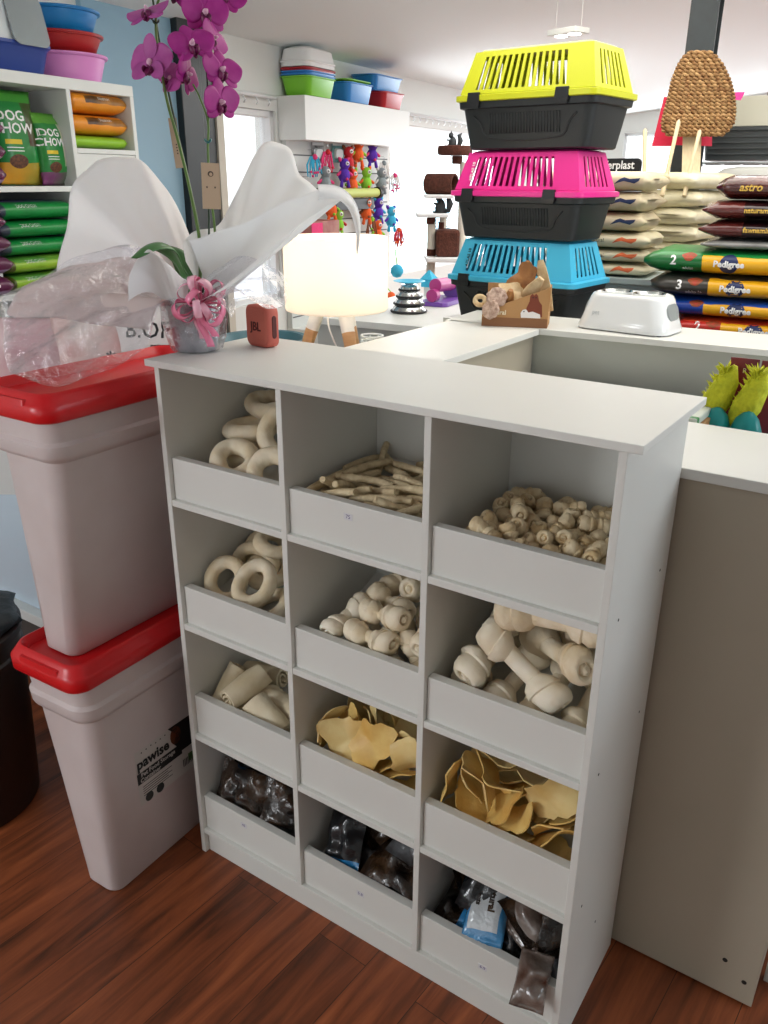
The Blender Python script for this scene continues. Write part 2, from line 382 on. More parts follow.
# ceiling: rises away from the left wall
m = MB().at(RM); m.loft([[(UW-.2, -4.2, 2.19), (6, -4.2, 3.1), (6, 10.7, 3.1), (UW-.2, 10.7, 2.19)], [(UW-.2, -4.2, 2.34), (6, -4.2, 3.25), (6, 10.7, 3.25), (UW-.2, 10.7, 2.34)]])
struct('ceiling', m, ceil_m)
alu = mat('white_window_frame', '#e8ecee', .4)
glass = mat('window_glass', '#dff0f2', .02, trans=1, alpha=.12)
def window(n, v0, v1, z0, z1, bars):
    m = MB().at(RM); f = .035
    m.box(UW-.10, v0, z0, UW-.02, v0+f, z1).box(UW-.10, v1-f, z0, UW-.02, v1, z1).box(UW-.10, v0, z0, UW-.02, v1, z0+f).box(UW-.10, v0, z1-f, UW-.02, v1, z1)
    for b in bars: m.box(UW-.09, b-.015, z0, UW-.03, b+.015, z1)
    w = struct('window_%d' % n, m, alu, bevel=.003)
    obj('window_pane', MB().at(RM).box(UW-.065, v0+f, z0+f, UW-.058, v1-f, z1-f), glass, w)
    return w
window(1, 2.9, 3.46, .75, 1.86, ()); window(2, 4.98, 7.9, .75, 1.88, (6.4,))
m = MB().at(RM)
for b in (-1.6, .7, 2.96): m.box(b, 10.52, .9, b+.04, 10.6, 2.05)
m.box(-1.6, 10.52, .9, 3, 10.6, .94).box(-1.6, 10.52, 2.01, 3, 10.6, 2.05)
struct('window_3', m, alu, bevel=.003)
# door post by the shelves: dark frame, blue panel, pale strip
blue_m = mat('blue_grey_panel', '#8fb3c8', .5)
struct('trim_1', MB().at(RM).box(UW, 1.95, 0, UW+.03, 2.53, 2.3), blue_m)
dark_m = mat('dark_frame', '#1c2224', .35)
m = MB().at(RM).box(UW, 2.53, 0, UW+.07, 2.69, 2.3).box(UW, 2.70, 0, UW+.05, 2.81, 2.3)
struct('trim_2', m, dark_m, bevel=.004)
struct('trim_3', MB().at(RM).box(UW, 2.812, 0, UW+.06, 2.87, 2.3), mat('pale_strip', '#cbc6b8', .6))
steel = mat('dark_steel_post', '#262f33', .5, noise_=(20, '#1c2326', .6))
p = at(695, 100, 3.75)
m = MB().at(Matrix.Translation((p.x, p.y, 0))@RM)
m.box(-.046, -.055, 0, .046, .055, 3.0).box(-.06, -.062, 0, .06, -.055, 3.0).box(-.06, .055, 0, .06, .062, 3.0)
struct('trim_4', m, steel)
# baseboard at the far right of the floor
struct('baseboard_right', MB().box(1.172, .385, 0, 2.4, .40, .045), mat('baseboard_paint', '#c9cdc9', .5), bevel=.002)
# ---------------------------------------------------------------- the display cabinet of compartments
edge_m = mat('cabinet_board', '#e2e2dc', .45, noise_=(2.5, '#dadad4', .5))
in_m = edge_m
CB = thing('display_cabinet', 'white display cabinet with twelve open compartments of dog treats', 'cabinet')
TK = .0125; D1, D2, WD, HT, DP = .2999, .5909, .8911, 1.1557, .2952
BV = .0012
for x0, x1 in ((0, TK), (WD-TK, WD)):
    sp = obj('side_panel', MB().box(x0, 0, 0, x1, DP, HT), edge_m, CB, bevel=BV)
sc_m = mat('small_hole', '#3a3a38', .8)
for y, z in ((.05, .885), (.05, .607), (.05, .329), (.25, .885), (.25, .607), (.15, .2)):
    obj('screw_hole', MB().at(T(WD+.0004, y, z, ry=90)).lathe([(.0024, 0), (.0024, .0004)], 10), sc_m, sp)
obj('top_board', MB().box(-.0127, -.0109, HT, WD+.0219, DP+.0012, HT+TK), edge_m, CB, bevel=BV)
obj('back_panel', MB().box(TK, DP-.013, .05, WD-TK, DP-.001, HT), edge_m, CB)
XS = [(TK, D1-TK/2), (D1+TK/2, D2-TK/2), (D2+TK/2, WD-TK)]
for d in (D1, D2): obj('divider', MB().box(d-.0062, 0, .0707, d+.0062, DP-.013, HT), edge_m, CB, bevel=BV)
ZS = [.884, .6065, .3284, .0617]; LIP = [.977, .700, .435, .162]
for z in ZS[:3]:
    for x0, x1 in XS: obj('shelf', MB().box(x0, .001, z-.0045, x1, DP-.013, z+.009), edge_m, CB, bevel=BV)
obj('shelf', MB().box(TK, .001, .0582, WD-TK, DP-.013, .0707), edge_m, CB, bevel=BV)
obj('toe_kick', MB().box(TK, .012, 0, WD-TK, .030, .0580), edge_m, CB, bevel=BV)
FL = {(0, 0): (.02, .10), (0, 1): (.02, .075), (0, 2): (.012, .05), (1, 0): (.02, .08), (1, 1): (.005, .09), (1, 2): (.005, .09), (2, 0): (.02, .10), (2, 1): (.035, .11), (2, 2): (.035, .11), (3, 0): (.02, .10), (3, 1): (.02, .10), (3, 2): (.02, .10)}
ink = mat('violet_ink', '#5a4d86', .7); sticker = mat('price_sticker', '#d8d8da', .6)
for r in range(4):
    for c in range(3):
        x0, x1 = XS[c]
        lp = obj('front_panel', MB().box(x0+.0008, .010, ZS[r]+.009, x1-.0008, .028, LIP[r]), edge_m, CB, bevel=BV)
        z0 = ZS[r]+.009; f0, f1 = FL[r, c]
        obj('sloping_bin_floor', MB().loft([[(x0+.0005, .0285, z0+f0-.008), (x1-.0005, .0285, z0+f0-.008), (x1-.0005, DP-.0135, z0+f1-.008), (x0+.0005, DP-.0135, z0+f1-.008)], [(x0+.0005, .0285, z0+f0), (x1-.0005, .0285, z0+f0), (x1-.0005, DP-.0135, z0+f1), (x0+.0005, DP-.0135, z0+f1)]]), edge_m, CB)
        if (r, c) in ((0, 1), (3, 0), (3, 1), (3, 2)):
            xx, zz, s = {(0, 1): (.435, .953, '75'), (3, 0): (.135, .138, '45'), (3, 1): (.455, .128, '5.8'), (3, 2): (.735, .115, '6.9')}[(r, c)]
            st = obj('price_sticker', MB().box(xx-.009, .0094, zz-.006, xx+.009, .0099, zz+.006), sticker, lp)
            text('lettering', s, .010, ink, st, T(xx, .0093, zz, rx=90), depth=.0001)
# ---------------------------------------------------------------- the counter behind it
cw = mat('counter_laminate', '#dedfda', .4, noise_=(3, '#d6d6d0', .4))
cgrey = mat('counter_side', '#aca391', .55, noise_=(4, '#a39a88', .5))
CT = thing('sales_counter', 'white U-shaped sales counter running behind the display cabinet', 'counter')
rot3 = math.radians(4.5)
obj('front_worktop', MB().box(-.165, .300, 1.030, 1.205, .588, 1.048), cw, CT, bevel=.0015)
obj('left_worktop', MB().box(-.165, .5885, 1.030, .15, 1.40, 1.048), cw, CT, bevel=.0015)
obj('back_worktop', MB().at(T(.15, 1.405, 0, rz=4.5)).box(-.33, .0, 1.030, 1.9, .27, 1.048), cw, CT, bevel=.0015)
fp = obj('front_panel', MB().box(-.14, .3055, .006, 1.165, .3235, 1.0295), cgrey, CT, bevel=.001)
hole = mat('dark_hole', '#15110f', .8)
for q in ((725, 960), (744, 982.5)):
    d = FW+RT*((q[0]-384)/F_PX)-UP*((q[1]-512)/F_PX); w = CAM+d*((.3052-CAM.y)/d.y)
    obj('cable_hole', MB().at(T(w.x, .3056, w.z, rx=90)).lathe([(.0048, 0), (.0048, .0006)], 16), hole, fp)
obj('side_panel', MB().box(-.14, .34, .006, -.122, 1.42, 1.0295), cgrey, CT)
obj('side_panel', MB().box(.105, .60, .006, .123, 1.42, 1.0295), cgrey, CT)
obj('back_panel', MB().at(T(.15, 1.405, 0, rz=4.5)).box(-.10, .03, .006, 1.88, .048, 1.0295), mat('counter_back', '#b6b9b0', .5), CT)
obj('inner_shelf', MB().box(.126, .34, .88, 1.9, 1.36, .898), cw, CT)
obj('end_panel', MB().box(1.147, .336, .006, 1.165, 1.40, .88), cgrey, CT)
# ---------------------------------------------------------------- two red-lidded food bins
bin_m = mat('milky_plastic', '#d6cac8', .35, sub=.15, bump=(6, .12), noise_=(5, '#c8b8b5', .6))
red_m = mat('red_plastic', '#d3131b', .32, bump=(8, .05))
def food_bin(loc, rz, skew, label, hs=1.0):
    b = thing('pet_food_bin', label, 'storage bin', loc, math.radians(rz), group='red-lidded pet food bins')
    m = MB(); rings = []
    for z, w, l, r in ((0, .098, .42, .024), (.004, .104, .428, .028), (.30, .150, .430, .034), (.435, .176, .43, .036), (.442, .192, .452, .042), (.450, .198, .458, .044), (.470, .200, .460, .044), (.477, .188, .446, .04), (.535, .196, .454, .042)):
        rings.append(rrect(w, l, r, 5, -skew*z/.53, 0, z))
    m.loft(rings, True, True); obj('bin_body', m, bin_m, b, smooth=True, auto=40)
    m = MB(); rr = []; sk = -skew
    for z, w, l, r in ((.520, .214, .478, .035), (.524, .222, .486, .038), (.550, .224, .488, .039), (.554, .218, .480, .036), (.566, .204, .466, .036), (.572, .196, .458, .034), (.573, .188, .450, .032), (.566, .176, .438, .030), (.5535, .168, .43, .028)):
        rr.append(rrect(w, l, r, 6, sk, 0, z))
    m.loft(rr); lid = obj('lid', m, red_m, b, smooth=True, auto=50, label='red lid with a raised rounded rim')
    m = MB(); m.loft([rrect(.12, .016, .006, 3, sk, -.236, .551), rrect(.115, .012, .005, 3, sk, -.236, .562)]); obj('lid_grip', m, red_m, lid, smooth=True, auto=40)
    b.scale.z = hs; return b
lowbin = food_bin((-.118, .008, .001), 2.0, .045, 'red-lidded milky plastic food bin on the floor, the lower one, with a printed label', 1.035)
upbin = food_bin((-.172, .035, .575), 1.0, -.005, 'red-lidded milky plastic food bin stacked on top of the other bin', .965)
# printed label on the lower bin's long side
lab_w = mat('label_white', '#cfc9c4', .45); lab_k = mat('label_black', '#141214', .45); lab_g = mat('label_green', '#5d7c4a', .5); lab_o = mat('label_brown', '#6b3a22', .5)
body = [c for c in lowbin.children if c.name.startswith('bin_body')][0]
Ml = T(.12, -.018, .238, rx=90, rz=90, sc=1.16)
lab = patch('product_label', rect(-.085, -.06, .075, .06), lab_w, lowbin, Ml, body); lab['label'] = 'white and black printed product label'
def lpatch(n, poly, ma): 
    q = patch(n, poly, ma, lab, Ml, body)
    for v in q.data.vertices: v.co.x += .0004
    return q
lpatch('print_band', rect(-.085, -.012, .03, .012), lab_k); lpatch('print_picture', [(.0, .062), (.075, .06), (.075, -.005), (.03, -.005), (.012, .02), (.02, .04)], lab_k)
lpatch('print_picture', ell(.014, .02, 14, .018, .038), lab_o); lpatch('print_picture', rect(.045, -.04, .07, -.022), lab_g)
for k in range(5): lpatch('print_line', rect(-.075, -.022-.005*k, .0-.01*(k % 2), -.0205-.005*k), lab_k)
for k in range(2): lpatch('print_circle', ell(.010, .010, 18, -.062+.028*k, -.050), lab_k)
for k in range(7): lpatch('print_bar', rect(.030+.005*k*.8, -.045, .032+.005*k*.8, -.028), lab_k)
for k in range(6): lpatch('print_dot', ell(.0016, .0016, 8, -.068+.012*k, .052+.001*(k % 3)), lab_k)
for s, sz, x, y, ma, bo in (('pawise', .030, -.042, .030, lab_k, .001), ('Pet Food Storage', .0125, -.032, .0055, lab_w, .0003), ('Container', .0125, -.053, -.006, lab_w, .0003)):
    q = text('lettering', s, sz, ma, lab, Ml@T(x, y, 0), body, depth=0, bold=bo)
    for v in q.data.vertices: v.co.x += .0009
# ---------------------------------------------------------------- the treats in the compartments
# resting places: shape number, position, rotation
REST = {
 'bigring': [[1,0.1176,0.0763,0.9722,-0.928,-0.202,-0.166,0.265],[0,0.0749,0.1423,0.9662,0.036,0.009,-0.146,0.989],[2,0.0715,0.1707,1.0063,0.912,0.015,-0.011,0.41],[5,0.0728,0.2289,1.0465,0.309,0.033,-0.061,0.948],[3,0.22,0.0682,0.9678,-0.853,-0.339,-0.299,0.261],[4,0.1593,0.1668,1.0135,0.49,0.477,-0.1,0.723]],
 'sticks': [[47,0.329,0.0851,0.9705,0.081,-0.081,-0.682,-0.722],[51,0.3591,0.0808,0.9689,0.854,0.47,0.14,-0.172],[50,0.3388,0.1352,0.9579,0.367,-0.478,-0.438,-0.668],[56,0.3719,0.0458,0.9661,0.199,0.566,0.138,0.788],[35,0.3893,0.077,0.9593,0.154,-0.69,0.009,-0.707],[55,0.3716,0.0936,0.9675,0.396,-0.714,0.437,0.377],[60,0.329,0.2018,0.9747,0.484,0.437,-0.526,0.546],[36,0.4168,0.1214,0.9596,0.283,-0.618,0.419,-0.602],[44,0.3873,0.0616,0.9596,0.34,-0.527,0.088,-0.774],[74,0.3922,0.1187,0.9755,0.711,0.141,-0.687,-0.052],[71,0.3548,0.1385,0.9643,0.464,-0.585,-0.34,-0.571],[79,0.3576,0.176,0.9779,0.619,-0.472,0.514,0.36],[13,0.4957,0.0565,0.9506,0.553,-0.49,0.65,-0.179],[38,0.3347,0.1865,0.9616,0.039,-0.177,-0.668,-0.722],[1,0.3921,0.139,0.9513,0.696,-0.149,0.568,0.413],[69,0.4619,0.0675,0.9712,0.728,-0.093,0.673,0.093],[52,0.35,0.2312,0.9735,0.259,-0.36,0.435,0.784],[64,0.4295,0.098,0.9692,0.624,-0.248,0.556,-0.49],[27,0.4278,0.206,0.9572,0.154,-0.643,-0.323,0.677],[72,0.3699,0.2458,0.9668,0.002,-0.608,0.439,-0.662],[62,0.5066,0.0693,0.9609,0.38,-0.855,-0.03,-0.352],[28,0.4061,0.2021,0.9705,0.748,0.367,0.552,-0.015],[78,0.4216,0.14,0.9715,0.088,-0.675,0.105,-0.725],[68,0.4881,0.1126,0.979,0.088,-0.652,0.068,-0.75],[61,0.4809,0.1508,0.9758,0.657,-0.037,0.726,-0.203],[65,0.4423,0.2197,0.9754,0.187,-0.686,0.24,-0.661],[75,0.4704,0.0803,0.9638,0.05,-0.675,-0.124,-0.726],[73,0.4932,0.1275,0.9699,0.777,0.106,0.614,0.089],[54,0.4663,0.2325,0.964,0.26,-0.661,0.257,-0.656],[53,0.5317,0.0817,0.9677,0.66,-0.689,0.001,-0.301],[77,0.4727,0.1024,0.9632,0.072,-0.642,0.037,-0.763],[19,0.4306,0.1649,0.9583,0.134,-0.461,-0.373,-0.794],[37,0.469,0.2587,0.9772,0.732,-0.091,0.654,-0.169],[17,0.5024,0.204,0.9684,0.126,-0.634,-0.307,-0.699]],
 'small': [[21,0.6422,0.0686,0.9409,0.902,-0.066,-0.082,0.419],[12,0.6731,0.0433,0.9739,0.58,0.407,-0.327,-0.626],[22,0.6604,0.1005,0.961,0.128,0.586,0.72,0.349],[11,0.6775,0.0781,0.957,0.228,-0.875,-0.057,-0.423],[46,0.6361,0.174,0.9551,0.925,0.281,0.028,0.253],[39,0.6676,0.1393,0.9589,0.56,0.136,-0.606,-0.548],[62,0.6329,0.203,0.9577,0.118,-0.179,0.206,-0.955],[49,0.7071,0.0674,0.9616,0.013,0.97,0.052,0.236],[10,0.6825,0.1399,0.9829,0.576,0.337,0.67,-0.326],[74,0.7033,0.1057,0.9635,0.601,0.331,-0.277,0.673],[2,0.7202,0.0416,0.9556,0.007,0.491,0.038,0.87],[61,0.656,0.2306,0.9727,0.462,-0.411,-0.631,0.469],[1,0.6655,0.2071,0.9604,0.216,-0.958,-0.047,0.184],[3,0.7363,0.0935,0.942,0.155,-0.256,-0.191,0.935],[55,0.6947,0.1544,0.9629,0.521,0.698,0.042,0.489],[4,0.7544,0.055,0.9495,0.593,-0.66,-0.022,0.46],[50,0.7269,0.12,0.9484,0.012,-0.882,-0.469,0.049],[27,0.6623,0.2541,0.9523,0.038,0.018,0.648,0.76],[52,0.7042,0.1937,0.9666,0.82,-0.547,-0.157,0.066],[53,0.6889,0.2281,0.9491,0.306,0.291,0.691,-0.586],[51,0.7569,0.0907,0.9624,0.382,0.248,-0.443,0.772],[87,0.7377,0.1558,0.9497,0.457,-0.117,-0.365,-0.803],[20,0.7912,0.0428,0.9573,0.216,0.744,0.527,0.348],[68,0.7219,0.2015,0.9446,0.076,0.051,0.759,-0.645],[35,0.7897,0.0787,0.9529,0.567,0.008,0.741,0.36],[60,0.757,0.1451,0.9656,0.633,-0.393,0.448,0.494],[81,0.7152,0.2548,0.9523,0.756,-0.629,0.077,0.164],[31,0.7809,0.1088,0.9666,0.563,-0.794,-0.212,-0.082],[63,0.7432,0.2106,0.9721,0.423,-0.374,-0.652,0.505],[90,0.7498,0.2403,0.957,0.693,0.397,-0.353,-0.487],[26,0.8165,0.0659,0.9605,0.818,-0.098,-0.369,0.43],[59,0.7541,0.1866,0.9567,0.078,0.195,-0.978,0.001],[28,0.7936,0.154,0.9464,0.531,-0.197,0.816,0.119],[37,0.7733,0.1716,0.9423,0.252,-0.579,-0.335,-0.699],[36,0.8282,0.0965,0.9447,0.045,0.316,-0.947,0.023],[41,0.8137,0.1302,0.9622,0.116,0.089,0.703,0.696],[80,0.7989,0.1772,0.9671,0.726,0.082,-0.625,0.275],[56,0.8427,0.0616,0.9741,0.181,-0.212,0.683,0.675],[73,0.7946,0.2072,0.9687,0.448,-0.213,-0.685,0.534],[70,0.7893,0.2667,0.9546,0.414,-0.509,0.475,-0.587],[40,0.8585,0.0563,0.9515,0.228,-0.196,-0.669,-0.68],[58,0.8533,0.1134,0.9615,0.104,-0.345,0.574,0.735]],
 'ring': [[1,0.0625,0.082,0.6962,0.506,0.486,-0.259,0.664],[3,0.0759,0.1595,0.7133,0.717,0.674,0.034,0.176],[2,0.1412,0.0821,0.7126,-0.71,-0.178,-0.305,0.609],[4,0.0646,0.2136,0.7197,-0.265,0.217,-0.435,0.833],[6,0.1074,0.1647,0.7011,0.777,0.253,0.072,0.572],[5,0.1207,0.1852,0.764,-0.597,0.11,-0.141,0.782],[0,0.1748,0.0866,0.6679,0.705,0.088,-0.13,0.692]],
 'medium': [[7,0.373,0.0841,0.7105,0.681,-0.551,-0.219,-0.43],[10,0.4509,0.0517,0.7082,0.684,-0.146,-0.71,0.084],[3,0.4269,0.0799,0.6651,0.322,-0.487,0.365,0.725],[0,0.4541,0.089,0.7378,0.644,-0.164,-0.747,0.026],[2,0.4332,0.141,0.7327,0.675,0.174,0.717,-0.004],[20,0.4135,0.2249,0.7423,0.515,0.393,-0.626,0.434],[1,0.4849,0.0728,0.6722,0.317,0.872,-0.074,0.364],[12,0.5388,0.0674,0.6821,0.085,-0.633,0.66,-0.397],[6,0.4574,0.2142,0.734,0.75,0.46,-0.256,0.4],[4,0.486,0.1305,0.6798,0.513,-0.034,0.777,-0.364],[8,0.5579,0.0959,0.7354,0.218,0.274,-0.75,0.561],[23,0.5039,0.1651,0.7104,0.447,-0.77,0.147,0.432]],
 'big': [[1,0.6631,0.1167,0.7376,0.807,-0.532,0.186,0.175],[4,0.6479,0.1449,0.6896,0.808,-0.571,0.125,0.076],[5,0.7125,0.1195,0.6818,0.589,0.8,-0.113,0.013],[3,0.7418,0.0642,0.7454,0.025,-0.849,0.145,-0.507],[10,0.7795,0.0809,0.8361,0.04,-0.676,0.006,-0.736],[2,0.7796,0.1203,0.6836,0.817,-0.574,0.05,-0.01],[8,0.783,0.1076,0.7652,0.24,-0.743,0.211,0.589],[6,0.736,0.2173,0.7507,0.131,0.542,-0.56,-0.613],[0,0.8437,0.1176,0.686,0.512,-0.367,-0.455,-0.63],[9,0.8447,0.1938,0.7876,0.41,0.665,0.523,-0.34]],
 'roll': [[5,0.0489,0.0809,0.4271,0.025,0.031,-0.919,0.392],[2,0.1004,0.0845,0.3994,0.53,0.779,-0.199,0.271],[8,0.1037,0.0798,0.4505,0.214,0.075,-0.806,0.547],[10,0.1797,0.0586,0.4134,0.244,0.492,-0.19,-0.814],[4,0.0743,0.1667,0.425,0.549,-0.528,0.44,-0.476],[13,0.1781,0.1116,0.4096,0.627,0.21,-0.659,-0.358]],
 'chipA': [[6,0.3324,0.071,0.4508,0.568,-0.293,0.744,-0.195],[10,0.3912,0.0643,0.4529,0.262,0.263,-0.441,0.817],[3,0.3691,0.0952,0.4232,0.454,0.255,0.192,-0.832],[13,0.3717,0.0848,0.4409,0.502,0.397,0.25,-0.726],[12,0.3464,0.1632,0.4341,0.896,0.192,0.398,-0.041],[1,0.4587,0.0442,0.4796,0.528,-0.682,-0.395,-0.317],[14,0.3932,0.1467,0.4496,0.721,0.042,0.463,0.515],[24,0.436,0.1098,0.4616,0.851,-0.136,0.408,0.301],[23,0.4708,0.0619,0.4138,0.959,-0.106,-0.26,0.045],[28,0.4193,0.1909,0.465,0.301,-0.301,-0.9,0.097],[33,0.503,0.1368,0.4703,0.064,0.215,0.064,0.973],[15,0.4931,0.0599,0.4187,0.04,0.961,-0.127,0.242],[8,0.5479,0.0471,0.472,0.562,-0.187,-0.508,-0.625],[2,0.5208,0.0932,0.485,0.611,-0.106,0.161,0.768],[0,0.5478,0.0663,0.3968,0.957,0.163,-0.231,0.055]],
 'chipB': [[7,0.6212,0.0587,0.4617,0.08,-0.782,0.082,-0.612],[4,0.64,0.0847,0.3944,0.543,0.04,-0.142,0.826],[11,0.6637,0.082,0.4238,0.728,0.206,0.15,0.637],[10,0.6544,0.0831,0.4566,0.892,-0.119,0.431,0.063],[14,0.6809,0.0676,0.4919,0.383,0.01,-0.91,0.159],[13,0.7016,0.0669,0.4943,0.236,0.135,0.319,0.908],[30,0.6726,0.1486,0.4861,0.395,0.073,-0.087,0.912],[18,0.6959,0.1342,0.5018,0.054,-0.017,-0.037,-0.998],[23,0.7336,0.0574,0.4576,0.865,0.106,-0.445,0.206],[34,0.7127,0.1389,0.4537,0.869,-0.157,-0.069,0.465],[33,0.7334,0.1238,0.4543,0.793,0.095,-0.257,-0.545],[21,0.7593,0.0569,0.4427,0.105,0.349,0.23,-0.903],[6,0.7404,0.07,0.3952,0.349,-0.09,-0.085,0.929],[22,0.7386,0.1171,0.4163,0.589,-0.115,-0.005,-0.8],[16,0.7859,0.119,0.4959,0.14,0.036,-0.184,-0.972],[28,0.7886,0.1035,0.4455,0.108,0.392,0.031,-0.913],[9,0.829,0.0804,0.426,0.878,-0.273,-0.203,0.337],[17,0.8185,0.0889,0.4384,0.351,0.591,0.726,-0.01],[0,0.8137,0.0522,0.512,0.646,-0.641,-0.318,-0.265],[12,0.8366,0.0636,0.3918,0.967,0.152,-0.197,0.06],[3,0.8419,0.1054,0.4715,0.492,0.242,-0.156,-0.821]],
 'packA': [[0,0.0959,0.058,0.1869,0.588,0.403,-0.361,0.602],[3,0.0754,0.1102,0.2068,0.796,-0.601,0.005,-0.071],[6,0.23,0.0838,0.1807,0.526,0.471,-0.119,0.697],[1,0.1857,0.0908,0.1505,0.384,-0.047,0.393,-0.834]],
 'packB': [[3,0.3712,0.0733,0.1835,0.89,0.435,-0.122,0.057],[1,0.4104,0.0761,0.1287,0.69,0.121,-0.132,0.701],[2,0.3921,0.1458,0.1653,0.828,-0.075,0.125,0.542],[8,0.4311,0.1654,0.2113,0.183,0.025,-0.107,0.977],[4,0.5123,0.0734,0.1746,0.702,0.059,0.063,-0.707],[0,0.5311,0.0974,0.1359,0,0.004,-0.111,0.994],[9,0.53,0.1286,0.2193,0.003,0.046,-0.064,0.997]],
 'packC': [[0,0.6504,0.0974,0.1359,0.005,-0.003,0.113,-0.994],[2,0.6316,0.1457,0.2026,0.869,-0.089,0.485,-0.043],[7,0.693,0.1138,0.2163,0.188,-0.971,-0.087,0.12],[3,0.7311,0.0763,0.1563,0.696,0.078,0.13,-0.701],[6,0.7928,0.1167,0.1918,0.188,0.204,0.036,0.96],[8,0.8416,0.1015,0.2184,0.742,0.423,0.417,0.312],[1,0.8212,0.0966,0.1352,0.991,0.135,-0.021,0.002]],
}
def me_of(m, name, ma, smooth=True):
    me = bpy.data.meshes.new(name); bmesh.ops.recalc_face_normals(m.bm, faces=m.bm.faces); m.bm.to_mesh(me); m.bm.free()
    me.materials.append(ma)
    if smooth: me.shade_smooth(); me.set_sharp_from_angle(angle=math.radians(50))
    return me
hide_m = mat('rawhide_cream', '#f8ead0', .6, noise_=(28, '#e6cfa4', .7), bump=(55, .35), sub=.1)
hide_w = mat('rawhide_pale', '#faf0dc', .55, noise_=(20, '#eedcb8', .6), bump=(40, .3), sub=.1)
stick_m = mat('rawhide_stick', '#e8d4ae', .7, noise_=(60, '#c2a97c', .8), bump=(120, .5))
knot_m = mat('rawhide_small_knot', '#f4e2be', .6, noise_=(40, '#cfae78', .8), bump=(70, .4))
roll_m = mat('rawhide_roll', '#f6e8ca', .6, noise_=(14, '#d8c49a', .8), bump=(35, .35))
chip_m = mat('pigs_ear_yellow', '#f2cf7e', .45, noise_=(16, '#d59b40', .7), bump=(25, .4), sub=.12)
chip2_m = mat('pigs_ear_pale', '#f2d998', .45, noise_=(13, '#dfb260', .7), bump=(25, .4), sub=.12)
ORD = ['leftmost', 'second from the left', 'third from the left', 'fourth from the left', 'fifth from the left', 'sixth from the left', 'seventh from the left', 'eighth from the left', 'ninth from the left', 'tenth from the left', 'eleventh from the left', 'twelfth from the left', 'thirteenth from the left', 'fourteenth from the left', 'fifteenth from the left', 'sixteenth from the left', 'seventeenth from the left', 'eighteenth from the left', 'nineteenth from the left', 'twentieth from the left']
def heap(key, meshes, name, cat, group, one, where, split=None, same=None):
    n = len(REST[key])
    for i, (k, x, y, z, qw, qx, qy, qz) in enumerate(REST[key]):
        me = meshes[int(k) % len(meshes)]
        if isinstance(me, list):
            o = bpy.data.objects.new(name, None); o.empty_display_size = .02
            for pn, pm in me:
                c = bpy.data.objects.new(pn, pm); COL.objects.link(c); c.parent = o
        else: o = bpy.data.objects.new(name, me)
        COL.objects.link(o)
        o.rotation_mode = 'QUATERNION'; o.location = (x, y, z); o.rotation_quaternion = (qw, qx, qy, qz)
        lb = same if same else '%s %s, %s' % (one, where, ORD[min(i, 19)] if i < n-1 or n < 3 else 'rightmost')
        tag(o, lb, cat, group)
heap('bigring', [me_of(ring_mesh(.040, .0170, s), 'rawhide_ring', hide_m) for s in range(3)], 'rawhide_ring', 'rawhide ring', 'thick rawhide rings in the top left compartment', 'thick rawhide ring', 'in the top left compartment')
heap('sticks', [me_of(stick_mesh(.112, .0070, s), 'rawhide_stick', stick_m) for s in range(6)], 'rawhide_stick', 'chew stick', 'thin rawhide sticks in the top middle compartment', '', '', same='thin straight rawhide stick in the heap of the top middle compartment')
heap('small', [me_of(bone_mesh(.052, .0135, s, n=14), 'small_knotted_bone', knot_m) for s in range(4)], 'small_knotted_bone', 'chew bone', 'small knotted bones in the top right compartment', '', '', same='small knotted rawhide bone in the heap of the top right compartment')
heap('ring', [me_of(ring_mesh(.041, .0148, s+5, oval=.8), 'rawhide_ring', hide_m) for s in range(3)], 'rawhide_ring', 'rawhide ring', 'rawhide rings in the second row', 'oval rawhide ring', 'in the left compartment of the second row')
def bone_parts(L, Rr, s, ma, n):
    return [('shaft', me_of(bone_mesh(L, Rr, s, n, 'shaft'), 'shaft', ma)), ('knot', me_of(bone_mesh(L, Rr, s, n, 1), 'knot', ma)), ('knot', me_of(bone_mesh(L, Rr, s, n, -1), 'knot', ma))]
heap('medium', [bone_parts(.108, .023, s, hide_w if s % 2 else hide_m, 24) for s in range(4)], 'knotted_bone', 'chew bone', 'medium knotted bones', 'cream knotted rawhide bone', 'in the second row, middle compartment')
heap('big', [bone_parts(.18, .030, s, hide_w if s % 2 else hide_m, 28) for s in range(4)], 'knotted_bone', 'chew bone', 'large knotted bones', 'large cream knotted rawhide bone', 'in the second row, right compartment')
heap('roll', [me_of(roll_mesh(.10, .034, s), 'rawhide_roll', roll_m) for s in range(4)], 'rawhide_roll', 'rawhide roll', 'rawhide rolls in the third row', 'cream rawhide roll', 'in the left compartment of the third row')
chips = [me_of(chip_mesh(.10, s, curl=2.0), 'dried_pigs_ear', chip_m if s % 2 else chip2_m) for s in range(8)]
heap('chipA', chips, 'dried_pigs_ear', 'dog chew', 'yellow chews in the third row, middle', "yellow curled sheet chew", 'in the middle compartment of the third row')
heap('chipB', chips, 'dried_pigs_ear', 'dog chew', 'yellow chews in the third row, right', "yellow curled sheet chew", 'in the right compartment of the third row')
pk_dark = mat('dark_glossy_pack', '#0e0f11', .14, noise_=(14, '#4a3420', .9), bump=(30, 1.0), coat=.5)
pk_clear = mat('clear_brown_pack', '#2c1f18', .12, noise_=(15, '#6c7378', .9), bump=(22, 1.0), coat=.6)
pk_blue = mat('dark_blue_pack', '#14181c', .2, bump=(22, .9), coat=.5, zones=[(None, None, -.08, -.045, None, None, '#2f7fb5')])
packs = [me_of(pack_mesh(.10, .14, .038, s, rough=.5, noisesc=30), 'treat_pack', m_) for s, m_ in enumerate((pk_dark, pk_clear, pk_dark, pk_blue))]
